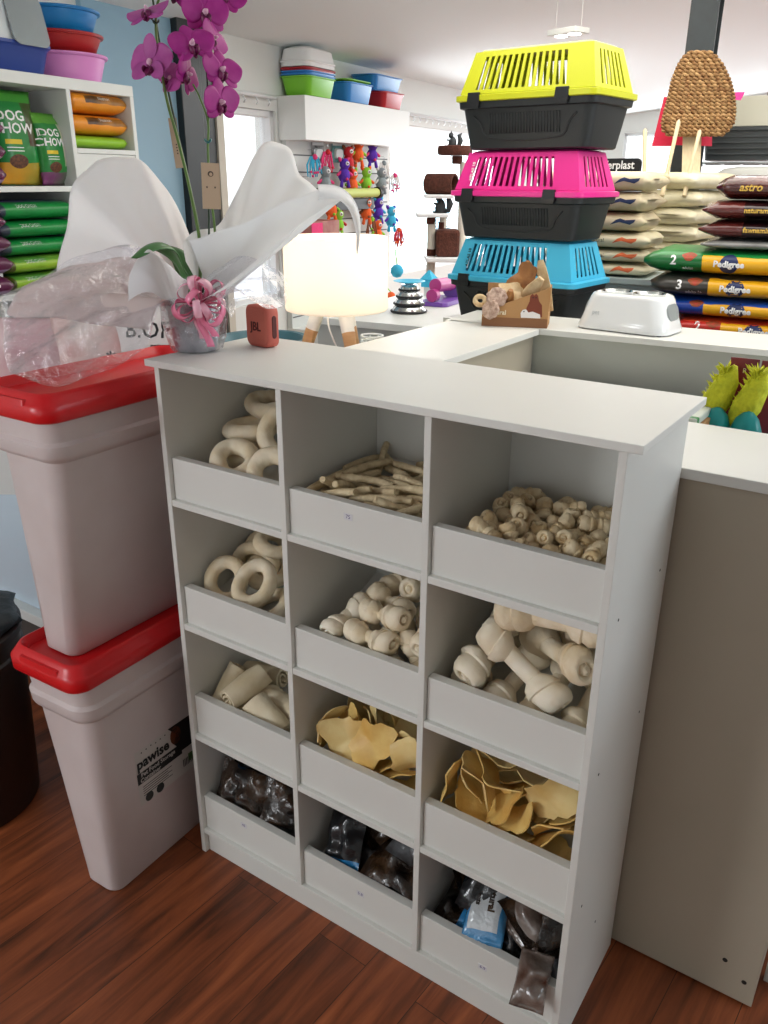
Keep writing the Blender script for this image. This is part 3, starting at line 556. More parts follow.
for key, w in (('packA', 'left'), ('packB', 'middle'), ('packC', 'right')):
    heap(key, packs, 'treat_pack', 'treat pack', 'dark treat packs in the bottom %s compartment' % w, 'dark glossy treat pack', 'in the bottom %s compartment' % w)

sb_m = mat('silver_blue_pack', '#3d86b8', .22, bump=(24, .8), coat=.5, zones=[(-.030, .030, -.062, .062, None, None, '#c3c9cc')])
def laid_pack(label, m, ma, loc, rot):
    o = obj('treat_pack', m, ma, smooth=True); o.location = loc; o.rotation_euler = tuple(math.radians(a) for a in rot); return tag(o, label, 'treat pack', 'dark treat packs in the bottom right compartment')
pk_s = thing('treat_pack', 'blue edged silver pack with dark lettering in the bottom right compartment', 'treat pack', (.706, .085, .205), 0, 'dark treat packs in the bottom right compartment', rot=(math.radians(34), math.radians(-6), math.radians(12)))
pb_ = obj('pack_body', pack_mesh(.080, .165, .032, 31, rough=.18), sb_m, pk_s, smooth=True)
text('lettering', 'Natural', .018, pk_dark, pk_s, T(.010, .0, 0, rz=-90), pb_, depth=0, bold=.001); text('lettering', 'treats', .013, pk_dark, pk_s, T(-.016, -.005, 0, rz=-90), pb_, depth=0, bold=.0006)
pk_br = mat('clear_pack_brown_chews', '#4a3328', .12, noise_=(16, '#9a8f86', .9), bump=(20, 1.0), coat=.8)
laid_pack('clear pack of brown chews hanging over the front of the bottom right compartment', pack_mesh(.060, .095, .042, 33, rough=.45, noisesc=34), pk_br, (.838, -.006, .172), (50, 10, 20))
laid_pack('clear crumpled pack of brown chews in the middle of the bottom right compartment', pack_mesh(.115, .12, .045, 35, rough=.35, noisesc=30), pk_br, (.790, .100, .205), (30, 12, -20))
# ---------------------------------------------------------------- small red-brown speaker on the cabinet
CT_Z = HT+TK
sp_m = mat('terracotta_mesh', '#d0705f', .75, bump=(400, .5)); sp_r = mat('terracotta_rubber', '#cb6657', .6); sp_d = mat('dark_maroon', '#5a211e', .6)
SPK = thing('portable_speaker', 'small red-brown portable speaker standing beside the flower pot on the cabinet top', 'speaker', (.080, .212, CT_Z), math.radians(-6))
obj('speaker_body', MB().at(T(0, 0, 0)).loft([[(x, y, z) for x, z, y in [(p[0], p[1]+.0405, yy) for p in rrect(ww, hh, rr, 5)]] for yy, ww, hh, rr in ((-.0155, .058, .070, .010), (-.011, .068, .080, .014), (.011, .068, .080, .014), (.0155, .058, .070, .010))]), sp_r, SPK, smooth=True, auto=50)
obj('front_grille', MB().loft([[(p[0], yy, p[1]+.0405) for p in rrect(ww, hh, .012, 5)] for yy, ww, hh in ((-.0150, .058, .070), (-.0175, .052, .064))]), sp_m, SPK, smooth=True, auto=50)
text('logo_lettering', 'JBL', .024, sp_d, SPK, T(0, -.0178, .040, rx=90), bold=.0004, depth=.0008, sx=.9)
obj('passive_radiator', MB().at(T(.0342, 0, .0405, ry=90)).loft([rrect(.044, .012, .0055, 4), rrect(.040, .009, .004, 4, z=.001)]), sp_d, SPK)
# ---------------------------------------------------------------- orchid in a wrapped pot
paper_m = mat('white_wrapping_paper', '#ffffff', .5, tl=.5, bump=(7, .35)); paper2_m = mat('blush_wrapping_paper', '#f8efec', .5, tl=.5, bump=(7, .3))
film_m = film('clear_cellophane', '#fbfbfd', .05); film2 = film('clear_cellophane_dense', '#f3f3f6', .2, .12, 30, 1.0)
OR = thing('potted_orchid', 'potted magenta orchid wrapped in white paper and clear film with a pink bow', 'plant', (.005, .105, CT_Z))
o0 = Vector((.005, .105, CT_Z))
def ol(p): return Vector(p)-o0
obj('pot', MB().lathe([(.036, .001), (.040, .004), (.050, .078), (.053, .082), (.053, .090), (.047, .090), (.046, .070), (.001, .068)], 32), mat('grey_plastic_pot', '#9aa0a8', .4), OR, smooth=True, auto=40)
def crinkle(a, k): return 1+.045*math.sin(9*a+k*.7)+.03*math.sin(17*a+k*1.3)
obj('film_around_pot', MB().lathe([(.040, .0015), (.047, .004), (.055, .03), (.060, .06), (.060, .085), (.050, .105), (.040, .112)], 72, caps=(False, False), fn=crinkle), film2, OR, smooth=True)
bow_m = mat('pink_ribbon', '#f488aa', .22, coat=.4); bow2_m = mat('pink_ribbon_light', '#f9b9cc', .25, coat=.4)
BW = thing_b = obj('bow', MB().at(T(.056, -.036, .096)).lathe([(.006, -.006), (.010, 0), (.006, .006)], 12), bow_m, OR, smooth=True)
rb = random.Random(5)
for k in range(17):
    az = rb.uniform(-85, 85)+(-45); el = rb.uniform(-30, 80); Lp = rb.uniform(.040, .060); wd = .014
    M = T(.054, -.034, .094)@Matrix.Rotation(math.radians(az), 4, 'Z')@Matrix.Rotation(-math.radians(el), 4, 'Y')@Matrix.Rotation(math.radians(rb.uniform(-40, 40)), 4, 'X')
    obj('ribbon_loop', MB().at(M).grid(lambda u, v: (Lp*math.sin(PI*u)**.9*1.0, (v-.5)*wd*(.35+.65*math.sin(PI*u)), .016*math.sin(2*PI*u)), 16, 2), bow_m if k % 3 else bow2_m, BW, smooth=True, solid=.0006)
for k, (x, dz) in enumerate(((-.006, -.062), (.012, -.075), (.026, -.055))):
    obj('ribbon_tail', MB().grid(lambda u, v: (.058+x*u+(v-.5)*.010, -.038-.008*math.sin(PI*u*1.5)+(v-.5)*.010, .094+dz*u), 14, 2), bow_m if k else bow2_m, BW, smooth=True, solid=.0006)
# paper sheets: from the pot's neck out to a rim given in space
def crom(P, t):
    n = len(P)-1; f = min(max(t, 0), .99999)*n; i = int(f); f -= i
    a = P[max(i-1, 0)]; b = P[i]; c = P[i+1]; d = P[min(i+2, n)]
    return .5*((2*b)+(c-a)*f+(2*a-5*b+4*c-d)*f*f+(3*b-a-3*c+d)*f**3)
def sheet(name, rim, a0, a1, ma, wob=.01, bulge=.03, seed=0, rows=None, label=None):
    Rm_ = [ol(at(*q)) for q in rim]; mid = [ol(at(*q)) for q in rows] if rows else None
    def f(u, v):
        a = math.radians(a0+(a1-a0)*u); b = Vector((.046*math.cos(a), .046*math.sin(a), .088))
        e = crom(Rm_, u)
        if mid: m_ = crom(mid, u); p = b*(1-v)**2+m_*2*v*(1-v)+e*v*v
        else: p = b.lerp(e, v)+Vector((0, 0, bulge*math.sin(PI*v)))
        w = wob*v*math.sin(u*PI*7+seed)+wob*.6*v*math.sin(u*PI*13+2*seed)
        return p+(FW*(-.8)+UP*.3)*w
    o = obj(name, MB().grid(f, 72, 26), ma, OR, smooth=True, solid=.0005)
    if label: o['label'] = label
    return o
sheet('wrapping_paper', [(100, 272, 1.66), (58, 278, 1.70), (66, 225, 1.75), (73, 190, 1.76), (90, 165, 1.78), (112, 156, 1.80), (140, 162, 1.82), (160, 180, 1.82), (178, 208, 1.80), (192, 245, 1.75), (196, 275, 1.7)], 200, 90, paper_m, .006, .02, 1)
sheet('wrapping_paper', [(150, 330, 1.46), (90, 322, 1.44), (30, 318, 1.45), (6, 312, 1.46), (22, 292, 1.52), (60, 268, 1.58), (100, 262, 1.60), (130, 258, 1.60), (150, 248, 1.56)], 265, 170, paper2_m, .006, .03, 3, label='pale blush wrapping paper flaring to the left')
sheet('wrapping_paper', [(128, 300, 1.45), (130, 275, 1.44), (138, 258, 1.43), (150, 251, 1.43), (160, 257, 1.44), (172, 268, 1.45), (185, 280, 1.46), (196, 285, 1.48)], 250, 300, paper_m, .003, .02, 5)
sheet('wrapping_paper', [(186, 262, 1.56), (183, 242, 1.58), (190, 234, 1.60), (215, 228, 1.64), (232, 200, 1.70), (252, 160, 1.74), (272, 142, 1.75), (290, 148, 1.74), (300, 175, 1.72), (315, 188, 1.70), (330, 190, 1.69)], 100, 20, paper_m, .006, .0, 2)
sheet('wrapping_paper', [(188, 240, 1.50), (210, 233, 1.52), (240, 226, 1.55), (270, 208, 1.58), (300, 195, 1.60), (328, 190, 1.62), (344, 196, 1.62), (330, 203, 1.60), (310, 218, 1.57), (285, 240, 1.52), (255, 266, 1.46), (228, 288, 1.42)], 80, -60, paper_m, .004, .0, 4)
# the curled tip that droops over the lamp
tip = [ol(at(*q)) for q in ((318, 192, 1.60), (338, 193, 1.60), (352, 206, 1.60), (358, 228, 1.60), (357, 252, 1.60))]
def ftip(u, v):
    w = .030*(1-u)**.8+.0008; c = crom(tip, u); t_ = (crom(tip, min(u+.05, 1))-crom(tip, max(u-.05, 0))).normalized()
    n = t_.cross(FW).normalized(); return c+n*(v-.5)*-w+FW*(.012*math.sin(PI*v))
obj('paper_tip', MB().grid(ftip, 30, 6), paper_m, OR, smooth=True, solid=.0005)
# clear film spread to the left and a puff to the right
sheet('clear_film', [(150, 352, 1.42), (100, 372, 1.38), (45, 384, 1.36), (10, 372, 1.36), (2, 335, 1.38), (10, 300, 1.42), (60, 262, 1.48), (110, 250, 1.50), (140, 262, 1.50)], 280, 165, film_m, .012, .04, 7)
sheet('clear_film', [(205, 285, 1.46), (232, 262, 1.52), (262, 262, 1.56), (284, 275, 1.58), (287, 300, 1.56), (270, 308, 1.52), (240, 300, 1.46), (232, 318, 1.42)], 70, -40, film_m, .008, .03, 9)
leaf_m = mat('orchid_leaf', '#3f7437', .35, noise_=(8, '#2c5a2c', .6), coat=.3)
def leaf(pts, w, ma=leaf_m):
    P = [ol(at(*q)) for q in pts]
    def f(u, v):
        c = crom(P, u); t_ = (crom(P, min(u+.04, 1))-crom(P, max(u-.04, 0))).normalized(); n = t_.cross(Vector((0, -.3, 1))).normalized()
        k = math.sin(PI*min(1, u*.93+.07))**.6; s = (v-.5)*2
        return c+n*s*w*k+Vector((0, 0, -.012*abs(s)**1.5*k))
    obj('leaf', MB().grid(f, 24, 8), ma, OR, smooth=True, solid=.0018)
leaf([(192, 300, 1.56), (185, 272, 1.53), (168, 246, 1.49), (150, 244, 1.45), (132, 258, 1.42)], .024)
leaf([(195, 300, 1.58), (188, 270, 1.60), (178, 250, 1.62), (160, 245, 1.66)], .020)
stem_m = mat('orchid_stem', '#5d7d3a', .45, noise_=(30, '#47642c', .5)); stick_d = mat('dark_green_cane', '#1f3a24', .5); clip_m = mat('teal_clip', '#2d6d6f', .4)
def curve_tube(name, pts, r, ma, par=None, r1=None, n=8):
    P = [ol(at(*q)) for q in pts]; K = 6*len(pts); pp = [crom(P, i/K) for i in range(K+1)]
    return obj(name, MB().tube(pp, [r+((r1 or r)-r)*i/K for i in range(K+1)], n), ma, par or OR, smooth=True)
curve_tube('flower_stem', [(199, 300, 1.57), (200, 245, 1.60), (190, 190, 1.62), (178, 140, 1.64), (167, 100, 1.65), (160, 60, 1.66), (156, 30, 1.66), (158, 2, 1.66), (170, -25, 1.66)], .0034, stem_m, r1=.0025)
curve_tube('support_cane', [(201, 300, 1.575), (203, 248, 1.61), (168, 90, 1.67), (152, -6, 1.68)], .0022, stick_d)
curve_tube('flower_stem', [(206, 300, 1.58), (215, 240, 1.60), (210, 190, 1.60), (208, 150, 1.61), (208, 122, 1.61), (200, 98, 1.61), (193, 84, 1.60)], .0028, stem_m, r1=.0018)
curve_tube('flower_stem', [(208, 122, 1.61), (214, 100, 1.62), (218, 82, 1.62), (222, 70, 1.62)], .0018, stem_m)
curve_tube('support_cane', [(208, 300, 1.585), (209, 240, 1.61), (208, 100, 1.63), (206, 66, 1.64)], .0020, stick_d)
for q in ((156, 22, 1.655), (161, 72, 1.655), (208, 141, 1.60)):
    p = ol(at(*q)); obj('stem_clip', MB().at(Matrix.Translation(p)).tube([(.007*math.cos(a*PI/4), .003*math.sin(a*PI/4)*1.5, .003*math.sin(a*PI/2)) for a in range(8)], .0019, 6, closed=True), stick_d if q[1] < 100 else clip_m, OR, smooth=True)
pet_m = mat('magenta_petal', '#b3218f', .45, tl=.25, noise_=(40, '#c93fa5', .5)); pet2_m = mat('pale_magenta_petal', '#c968b4', .5, tl=.35, noise_=(30, '#b13a9c', .6)); lip_m = mat('dark_orchid_lip', '#6c0f4a', .4); tip_m = mat('orchid_column', '#e9b9d0', .4)
def petal(ang, Lp, wd, cup, base=.004):
    def f(u, v):
        s = (v-.5)*2; w = wd*math.sin(PI*min(1, .10+.86*u))**.7*(1 if u < .97 else .6)
        r = base+Lp*u; x = r; y = s*w; z = cup*u*u*Lp+.18*abs(s)**2*w*(.5-u)-.10*w*s*s
        ca, sa = math.cos(ang), math.sin(ang); return (x*ca-y*sa, x*sa+y*ca, z)
    return f
def bloom(px, py, t, az, el, rl=0, sc=1.0, ma=None, back=False):
    """az: turn left/right of the camera, el: tilt up, rl: roll"""
    ma = ma or pet_m; sc *= 1.12; c = ol(at(px, py, t))
    B = Matrix((( RT.x, UP.x, -FW.x), (RT.y, UP.y, -FW.y), (RT.z, UP.z, -FW.z))).to_4x4()
    M = Matrix.Translation(c)@B@Matrix.Rotation(math.radians(az), 4, 'Y')@Matrix.Rotation(math.radians(-el), 4, 'X')@Matrix.Rotation(math.radians(rl), 4, 'Z')@Matrix.Scale(sc, 4)
    fl = obj('blossom', MB().at(M).lathe([(.001, -.006), (.005, -.003), (.005, .003), (.001, .006)], 10), tip_m, OR, smooth=True)
    for k, (ang, Lp, wd, cup) in enumerate(((90, .036, .014, -.15), (218, .034, .013, -.1), (322, .034, .013, -.1), (12, .038, .023, .12), (168, .038, .023, .12))):
        obj('petal', MB().at(M).grid(petal(math.radians(ang), Lp, wd, cup), 14, 8), ma, fl, smooth=True, solid=.0007)
    m = MB().at(M@T(0, -.004, .006, rx=55))
    for s in (-1, 1): m.grid(lambda u, v: (s*(.002+.007*math.sin(PI*v)), -.014*u-.002, .005*math.sin(PI*u)+.006*math.cos(PI*v)), 8, 6)
    m.grid(petal(math.radians(270), .017, .006, .5), 8, 4)
    obj('lip', m, lip_m, fl, smooth=True, solid=.0009)
    obj('column', MB().at(M).lathe([(.0032, .002), (.0035, .007), (.0022, .011), (.0006, .012)], 10), tip_m, fl, smooth=True)
bloom(148, 12, 1.62, -20, 35, 10, 1.0, pet2_m); bloom(176, -8, 1.63, 25, 20, -15, 1.0); bloom(205, 12, 1.62, 30, -10, 10, 1.05); bloom(226, -6, 1.64, 20, 5, -20, .9)
bloom(150, 62, 1.61, 155, 5, 10, 1.12, pet2_m); bloom(192, 44, 1.58, 20, 10, 20, 1.0); bloom(214, 38, 1.63, 60, 0, -20, .8)
bloom(187, 74, 1.60, 78, -10, -10, .9); bloom(222, 70, 1.61, 40, 5, 5, .95); bloom(221, 102, 1.60, 52, -15, 20, .95); bloom(170, 78, 1.66, 150, -10, 60, .8, pet2_m)
tag_m = mat('kraft_card', '#b99f85', .8); tag_k = mat('card_print', '#4a3c33', .8)
def card(q0, q1, wpx, t, pr):
    B = Matrix(((RT.x, UP.x, -FW.x), (RT.y, UP.y, -FW.y), (RT.z, UP.z, -FW.z))).to_4x4()
    a = ol(at(q0[0], q0[1], t)); b = ol(at(q1[0], q1[1], t)); L_ = (a-b).length; w = wpx*t/F_PX; c = (a+b)/2
    M = Matrix.Translation(c)@B@Matrix.Rotation(math.atan2((q1[0]-q0[0]), (q1[1]-q0[1])), 4, 'Z')@Matrix.Rotation(math.radians(12), 4, 'Y')
    o = obj('care_card', MB().at(M).prism(rect(-w/2, -L_/2, w/2, L_/2), -.0004, .0004), tag_m, OR)
    M2 = M@T(0, 0, .0006)
    if pr:
        patch('print_mark', ell(w*.16, w*.16, 16, 0, L_*.26), tag_k, o, M2); patch('print_mark', ell(w*.09, w*.10, 12, 0.0005, L_*.25), tag_m, o, M2@T(0, 0, .0003))
        for s in (-1, 1): patch('print_mark', rect(s*w*.22-w*.04, -L_*.04-.001, s*w*.22+w*.04, -L_*.04+.0025), tag_k, o, M2)
    else:
        for k in range(4): patch('print_mark', rect(-.001, -L_*.05-k*.006, .0015, -L_*.05-k*.006+.003), tag_k, o, M2)
card((210, 163), (212, 209), 18, 1.585, True); card((172, 118), (180, 168), 8, 1.66, False)

# ---------------------------------------------------------------- table lamp with white drum shade on three legs
lp = at(336, 275, 2.6); LZ = .83
LM = thing('table_lamp', 'lit table lamp with white drum shade on white legs with wooden feet', 'lamp', (lp.x, lp.y, LZ))
shade_m = mat('lamp_shade_fabric', '#fffaf2', .8, tl=.5, emit=.12, ecol='#fff0dc')
zs0, zs1 = 1.090-LZ, 1.312-LZ
obj('lamp_shade', MB().lathe([(.160, zs0), (.163, zs0+.006), (.163, zs1-.006), (.160, zs1)], 64, caps=(False, False)), shade_m, LM, smooth=True, solid=.003)
wm = mat('white_lamp_paint', '#e9e8e4', .4); wood_m = mat('light_wood', '#c99c6e', .55, noise_=(20, '#b58655', .5, (1, 1, 8)))
obj('leg_hub', MB().lathe([(.055, zs0+.012), (.062, zs0+.016), (.062, zs0+.034), (.05, zs0+.04)], 32), wm, LM, smooth=True, auto=40)
for k, a in enumerate((-30, 90, 210)):
    a = math.radians(a+4); c0 = Vector((.050*math.cos(a), .050*math.sin(a), zs0+.02)); c1 = Vector((.150*math.cos(a), .150*math.sin(a), .0)); m_ = c0.lerp(c1, .30)
    lg = obj('leg', MB().tube([c0, m_], [.024, .021], 20), wm, LM, smooth=True, auto=40)
    obj('wooden_foot', MB().tube([m_, c1+Vector((0, 0, .002))], [.021, .015], 20), wood_m, lg, smooth=True, auto=40)
obj('bulb', MB().lathe([(.012, zs0+.04), (.014, zs0+.06), (.03, zs0+.09), (.033, zs0+.115), (.022, zs0+.14), (.002, zs0+.148)], 20), mat('lit_bulb', '#fff2d8', .5, emit=6, ecol='#ffe8c4'), LM, smooth=True)
Pc = [Vector((.0, -.02, zs0+.01)), Vector((.01, -.06, zs0-.03)), Vector((.03, -.05, zs0-.10)), Vector((.07, -.01, .05)), Vector((.11, .05, .004))]
obj('power_cord', MB().tube([crom(Pc, i/24) for i in range(25)], .0028, 8), wm, LM, smooth=True)
l_ = bpy.data.lights.new('lamp_bulb_light', 'POINT'); l_.energy = 2.2; l_.color = (1, .88, .7); l_.shadow_soft_size = .04
lo = bpy.data.objects.new('lamp_bulb_light', l_); COL.objects.link(lo); lo.location = (lp.x, lp.y, LZ+zs0+.19)

# ---------------------------------------------------------------- pet carriers
def carrier_shell(L, D, z0, z1, tin, m, slots_side, slots_end):
    """four tapering walls with slots, plus roof; solid quads only"""
    def corner(s): return
    A = [(-L/2, -D/2), (L/2, -D/2), (L/2, D/2), (-L/2, D/2)]; B = [(x*(1-2*tin/L), y*(1-2*tin/D)) for x, y in A]
    h = z1-z0
    for k in range(4):
        a0, a1 = A[k], A[(k+1) % 4]; b0, b1 = B[k], B[(k+1) % 4]
        def P(s, t): return (((a0[0]*(1-s)+a1[0]*s)*(1-t)+(b0[0]*(1-s)+b1[0]*s)*t), ((a0[1]*(1-s)+a1[1]*s)*(1-t)+(b0[1]*(1-s)+b1[1]*s)*t), z0+h*t)
        sl = slots_side if k % 2 == 0 else slots_end
        lo_, hi_ = (.10, .88)
        ss = [0]+[x for q in sl for x in q]+[1]
        tt = (0, lo_, hi_, 1)
        S_ = sorted(set(ss)); 
        for i in range(len(S_)-1):
            for j in range(3):
                if j == 1 and any(abs(S_[i]-q[0]) < 1e-6 for q in sl): continue
                # split wide panels so the wall can stay smooth
                m._f([m._v(P(S_[i], tt[j])), m._v(P(S_[i+1], tt[j])), m._v(P(S_[i+1], tt[j+1])), m._v(P(S_[i], tt[j+1]))])
    m._f([m._v((x, y, z1)) for x, y in B])
    bmesh.ops.remove_doubles(m.bm, verts=m.bm.verts, dist=1e-5)
    return m
blk = mat('black_plastic', '#1a1f21', .5, bump=(150, .08)); blk2 = mat('black_latch', '#14171a', .4)
def carrier(label, colr, loc, rz):
    c = thing('pet_carrier', label, 'pet carrier', loc, rz, 'pet carriers stacked behind the counter')
    L, D = .52, .305
    # base: tapers to the bottom, lip on top
    m = MB(); m.loft([rrect(L-.085, D-.085, .02, 4, z=.0), rrect(L-.07, D-.07, .03, 4, z=.004), rrect(L-.03, D-.03, .035, 4, z=.118), rrect(L-.008, D-.008, .035, 4, z=.122), rrect(L-.004, D-.004, .035, 4, z=.140)])
    base = obj('base', m, blk, c, smooth=True, auto=35)
    # raised moulded line and fine ribs on the long sides
    for sg in (-1, 1):
        def sidept(x, z): return (x, sg*((D-.07)/2+ (z/.118)*.020+.001), z)
        path = [sidept(-.19, .098), sidept(-.165, .075), sidept(-.15, .045), sidept(-.12, .033), sidept(0, .026), sidept(.12, .033), sidept(.15, .045), sidept(.165, .075), sidept(.19, .098)]
        P_ = [Vector(p) for p in path]; obj('moulded_line', MB().tube([crom(P_, i/40) for i in range(41)], .003, 6), blk2, base, smooth=True)
        m = MB()
        for k in range(25): x = -.13+.26*k/24; m.tube([sidept(x, .105), sidept(x, .046)], .0022, 5)
        obj('fine_ribs', m, blk, base, smooth=True)
    m = MB(); m.loft([rrect(L, D, .03, 4, z=.1405), rrect(L+.012, D+.012, .034, 4, z=.143), rrect(L+.012, D+.012, .034, 4, z=.158), rrect(L-.03, D-.03, .03, 4, z=.162)], cap0=False, cap1=False)
    top = obj('top_shell', m, colr, c, smooth=True, auto=35)
    side = [(.11+.051*k, .11+.051*k+.027) for k in range(14)]; end = [(.16+.12*k, .16+.12*k+.05) for k in range(6)]
    m = carrier_shell(L-.03, D-.03, .162, .283, .034, MB(), side, end)
    obj('slotted_cover', m, colr, top, solid=.004, bevel=.0012)
    m = MB()
    m.loft([rrect(L-.105, D-.105, .02, 4, z=.2852), rrect(L-.125, D-.125, .018, 4, z=.290)]); obj('roof_panel', m, colr, top, smooth=True, auto=35)
    for x in (-.18, .145):
        for sg in (-1, 1):
            y = sg*(D/2+.004)
            obj('latch', MB().loft([[(x-.020, y-.005, .120), (x+.020, y-.005, .120), (x+.020, y+.005, .120), (x-.020, y+.005, .120)], [(x-.024, y-.007, .136), (x+.024, y-.007, .136), (x+.024, y+.007, .136), (x-.024, y+.007, .136)], [(x-.022, y-.005, .166), (x+.022, y-.005, .166), (x+.022, y+.005, .166), (x-.022, y+.005, .166)]]), blk2, c, bevel=.0015)
    return c
yel = mat('yellow_plastic', '#c6cb1c', .4); pnk = mat('hot_pink_plastic', '#e62c92', .4); cyn = mat('sky_blue_plastic', '#45bde4', .4)
# centre from the near right corner of the yellow rim
cn = at(593, 94, 2.56); ra = math.radians(-5)
cc = Vector((cn.x, cn.y, 0))+Matrix.Rotation(ra, 3, 'Z')@Vector((-.262, .155, 0))
zt_ = 1.748-.143-.028; HC = .2925
TBL = thing('side_table', 'low pale table behind the counter carrying the pet carriers', 'table', (cc.x, cc.y, 0), ra)
tz = zt_-2*HC-.001
obj('tabletop', MB().box(-.27, -.17, tz-.03, .27, .17, tz), cw, TBL, bevel=.002)
for sx in (-1, 1):
    for sy in (-1, 1): obj('leg', MB().box(sx*.24-.02, sy*.14-.02, 0, sx*.24+.02, sy*.14+.02, tz-.03), cw, TBL)
for k, (n_, cm, dx, dr) in enumerate((('sky blue', cyn, -.012, .5), ('hot pink', pnk, -.010, .3), ('yellow', yel, .008, 0))):
    b = carrier('%s and black slotted pet carrier, %s of the stack of three' % (n_, ('bottom', 'middle', 'top')[k]), cm, (cc.x+dx, cc.y, tz+k*HC), ra+math.radians(dr))
    if k == 2: b.scale = (1.03, 1.03, 1.075)
    if k < 2: # brand strip printed at the slots' left end
        text('lettering', ('carrier 10' if 0 else 'ATLAS 10'), .016, mat('white_ink', '#f1f1f1', .5) if k else blk2, b, T(-.178, -.1325, .222, rx=70)@Matrix.Rotation(math.radians(90), 4, 'Z'), depth=.0004, bold=.0004)
# ---------------------------------------------------------------- elevated pet bowl on the counter
bw_m = mat('glossy_white_plastic', '#eef1f2', .18, coat=.5)
BL = thing('pet_feeder', 'glossy white raised double pet bowl with grey side grips on the counter', 'pet bowl', (.378, 1.565, 1.0485), math.radians(-5))
BL.scale = (.93, .95, 1.02)
m = MB(); m.loft([rrect(.315, .185, .05, 6, z=.003), rrect(.318, .188, .05, 6, z=.010), rrect(.300, .172, .05, 6, z=.035), rrect(.262, .150, .05, 6, z=.095), rrect(.250, .140, .05, 6, z=.105), rrect(.236, .128, .048, 6, z=.108), rrect(.222, .118, .045, 6, z=.102)])
bd = obj('feeder_body', m, bw_m, BL, smooth=True, auto=60)
for sx in (-1, 1):
    for sy in (-1, 1): obj('rubber_foot', MB().lathe([(.008, 0), (.008, .004)], 12, c=(sx*.13, sy*.065, -.0005)), blk2, bd)
    obj('side_grip', MB().at(T(sx*.1395, 0, .062, ry=sx*72)).loft([ [(p[0], p[1], 0) for p in rrect(.052, .092, .024, 5)], [(p[0], p[1], .004) for p in rrect(.046, .084, .021, 5)]]), mat('grey_grip', '#8d9494', .5), BL, smooth=True, auto=40)
    obj('steel_bowl', MB().lathe([(.050, .104), (.0525, .111), (.049, .111), (.044, .1035), (.001, .1032)], 32, c=(sx*.056, 0, 0)), mat('brushed_steel', '#c8cccc', .22, metal=1), BL, smooth=True, auto=50)
text('lettering', 'pet', .020, mat('pale_grey_ink', '#c6cacb', .5), BL, T(-.085, -.0845, .052, rx=73), depth=.0004)
# ---------------------------------------------------------------- cardboard tray of natural chews on the counter
card_m = mat('brown_cardboard', '#b98d5c', .75, noise_=(5, '#ad8050', .5)); card_d = mat('cardboard_edge', '#8a5f3f', .8); cream = mat('cream_print', '#e8dcc0', .7)
BX = thing('chew_display_box', 'open brown cardboard display box of natural dog chews on the counter corner', 'box', (.048, 1.445, 1.0485), math.radians(20))
bw, bdp = .205, .125
m = MB(); m.box(-bw/2, -bdp/2, 0, bw/2, bdp/2, .003)
m.box(-bw/2, -bdp/2, .003, bw/2, -bdp/2+.003, .028)
obj('tray', m, card_d, BX)
m = MB(); y0 = -bdp/2+.0032
m.prism([(-bw/2, .028), (bw/2, .028), (bw/2+.004, .125), (bw/2-.01, .118), (-.03, .072), (-bw/2+.02, .055), (-bw/2, .050)], -.0015, .0015)
for v in m.bm.verts: x, y, z = v.co; v.co = (x, y0+z+(y-.028)*.05, y)
obj('front_flap', m, card_m, BX)
m = MB(); m.box(-bw/2, -bdp/2+.004, .003, -bw/2+.003, bdp/2, .07).box(bw/2-.003, -bdp/2+.004, .003, bw/2, bdp/2, .12).box(-bw/2, bdp/2-.003, .003, bw/2, bdp/2, .12)
obj('box_walls', m, card_m, BX)
Mf = T(0, y0-.003, .0, rx=90-3)
fl_ = [c for c in BX.children if c.name.startswith('front_flap')][0]
text('lettering', 'Natural', .020, cream, fl_, Mf@T(-.058, .043, .0005), depth=.0004, bold=.0005)
dog_b = mat('printed_dog_brown', '#7c3a26', .7); dog_w = mat('printed_dog_white', '#ece8e4', .7)
pd = patch('printed_dog', [(.03, .034), (.085, .034), (.082, .07), (.072, .082), (.068, .098), (.062, .104), (.056, .098), (.050, .104), (.044, .096), (.043, .08), (.036, .062)], dog_b, fl_, Mf@T(0, 0, .0008))
patch('printed_dog', [(.020, .030), (.080, .030), (.078, .042), (.055, .050), (.042, .047), (.034, .056), (.024, .054), (.018, .044)], dog_w, fl_, Mf@T(0, 0, .0012))
for x, y in ((.053, .092), (.062, .092), (.028, .049)): patch('printed_eye', ell(.0022, .0022, 8, x, y), blk2, pd, Mf@T(0, 0, .0016))
def bx(x, y, z): return BX.matrix_basis@Vector((x, y, z)) if False else (Matrix.Translation(BX.location)@Matrix.Rotation(math.radians(20), 4, 'Z'))@Vector((x, y, z))
chw = mat('dried_chew_cream', '#d9c29a', .6, noise_=(30, '#b8925f', .8), bump=(40, .5)); chw2 = mat('dried_chew_brown', '#a9743f', .5, noise_=(24, '#7a4a26', .7), bump=(30, .5)); chw3 = mat('dried_chew_speckled', '#cdb3a2', .7, noise_=(90, '#8f6f60', .9), bump=(80, .5))
def chew(name, m, ma, x, y, z, rot, label, cat='dog chew'):
    o = obj(name, m, ma, smooth=True, auto=50); w = bx(x, y, z); o.location = w; o.rotation_euler = tuple(math.radians(a) for a in rot); tag(o, label, cat, 'natural chews in the cardboard box'); return o
chew('rawhide_ring', ring_mesh(.016, .008, 4), chw, -.112, -.045, .075, (70, 10, 10), 'small tan ring chew hanging at the left end of the cardboard box')
chew('crumbly_biscuit', MB().lathe([(.001, -.008), (.026, -.007), (.030, 0), (.026, .007), (.001, .008)], 24, fn=crinkle), chw3, -.075, -.070, .052, (75, 0, 0), 'lower round speckled biscuit leaning over the front of the cardboard box')
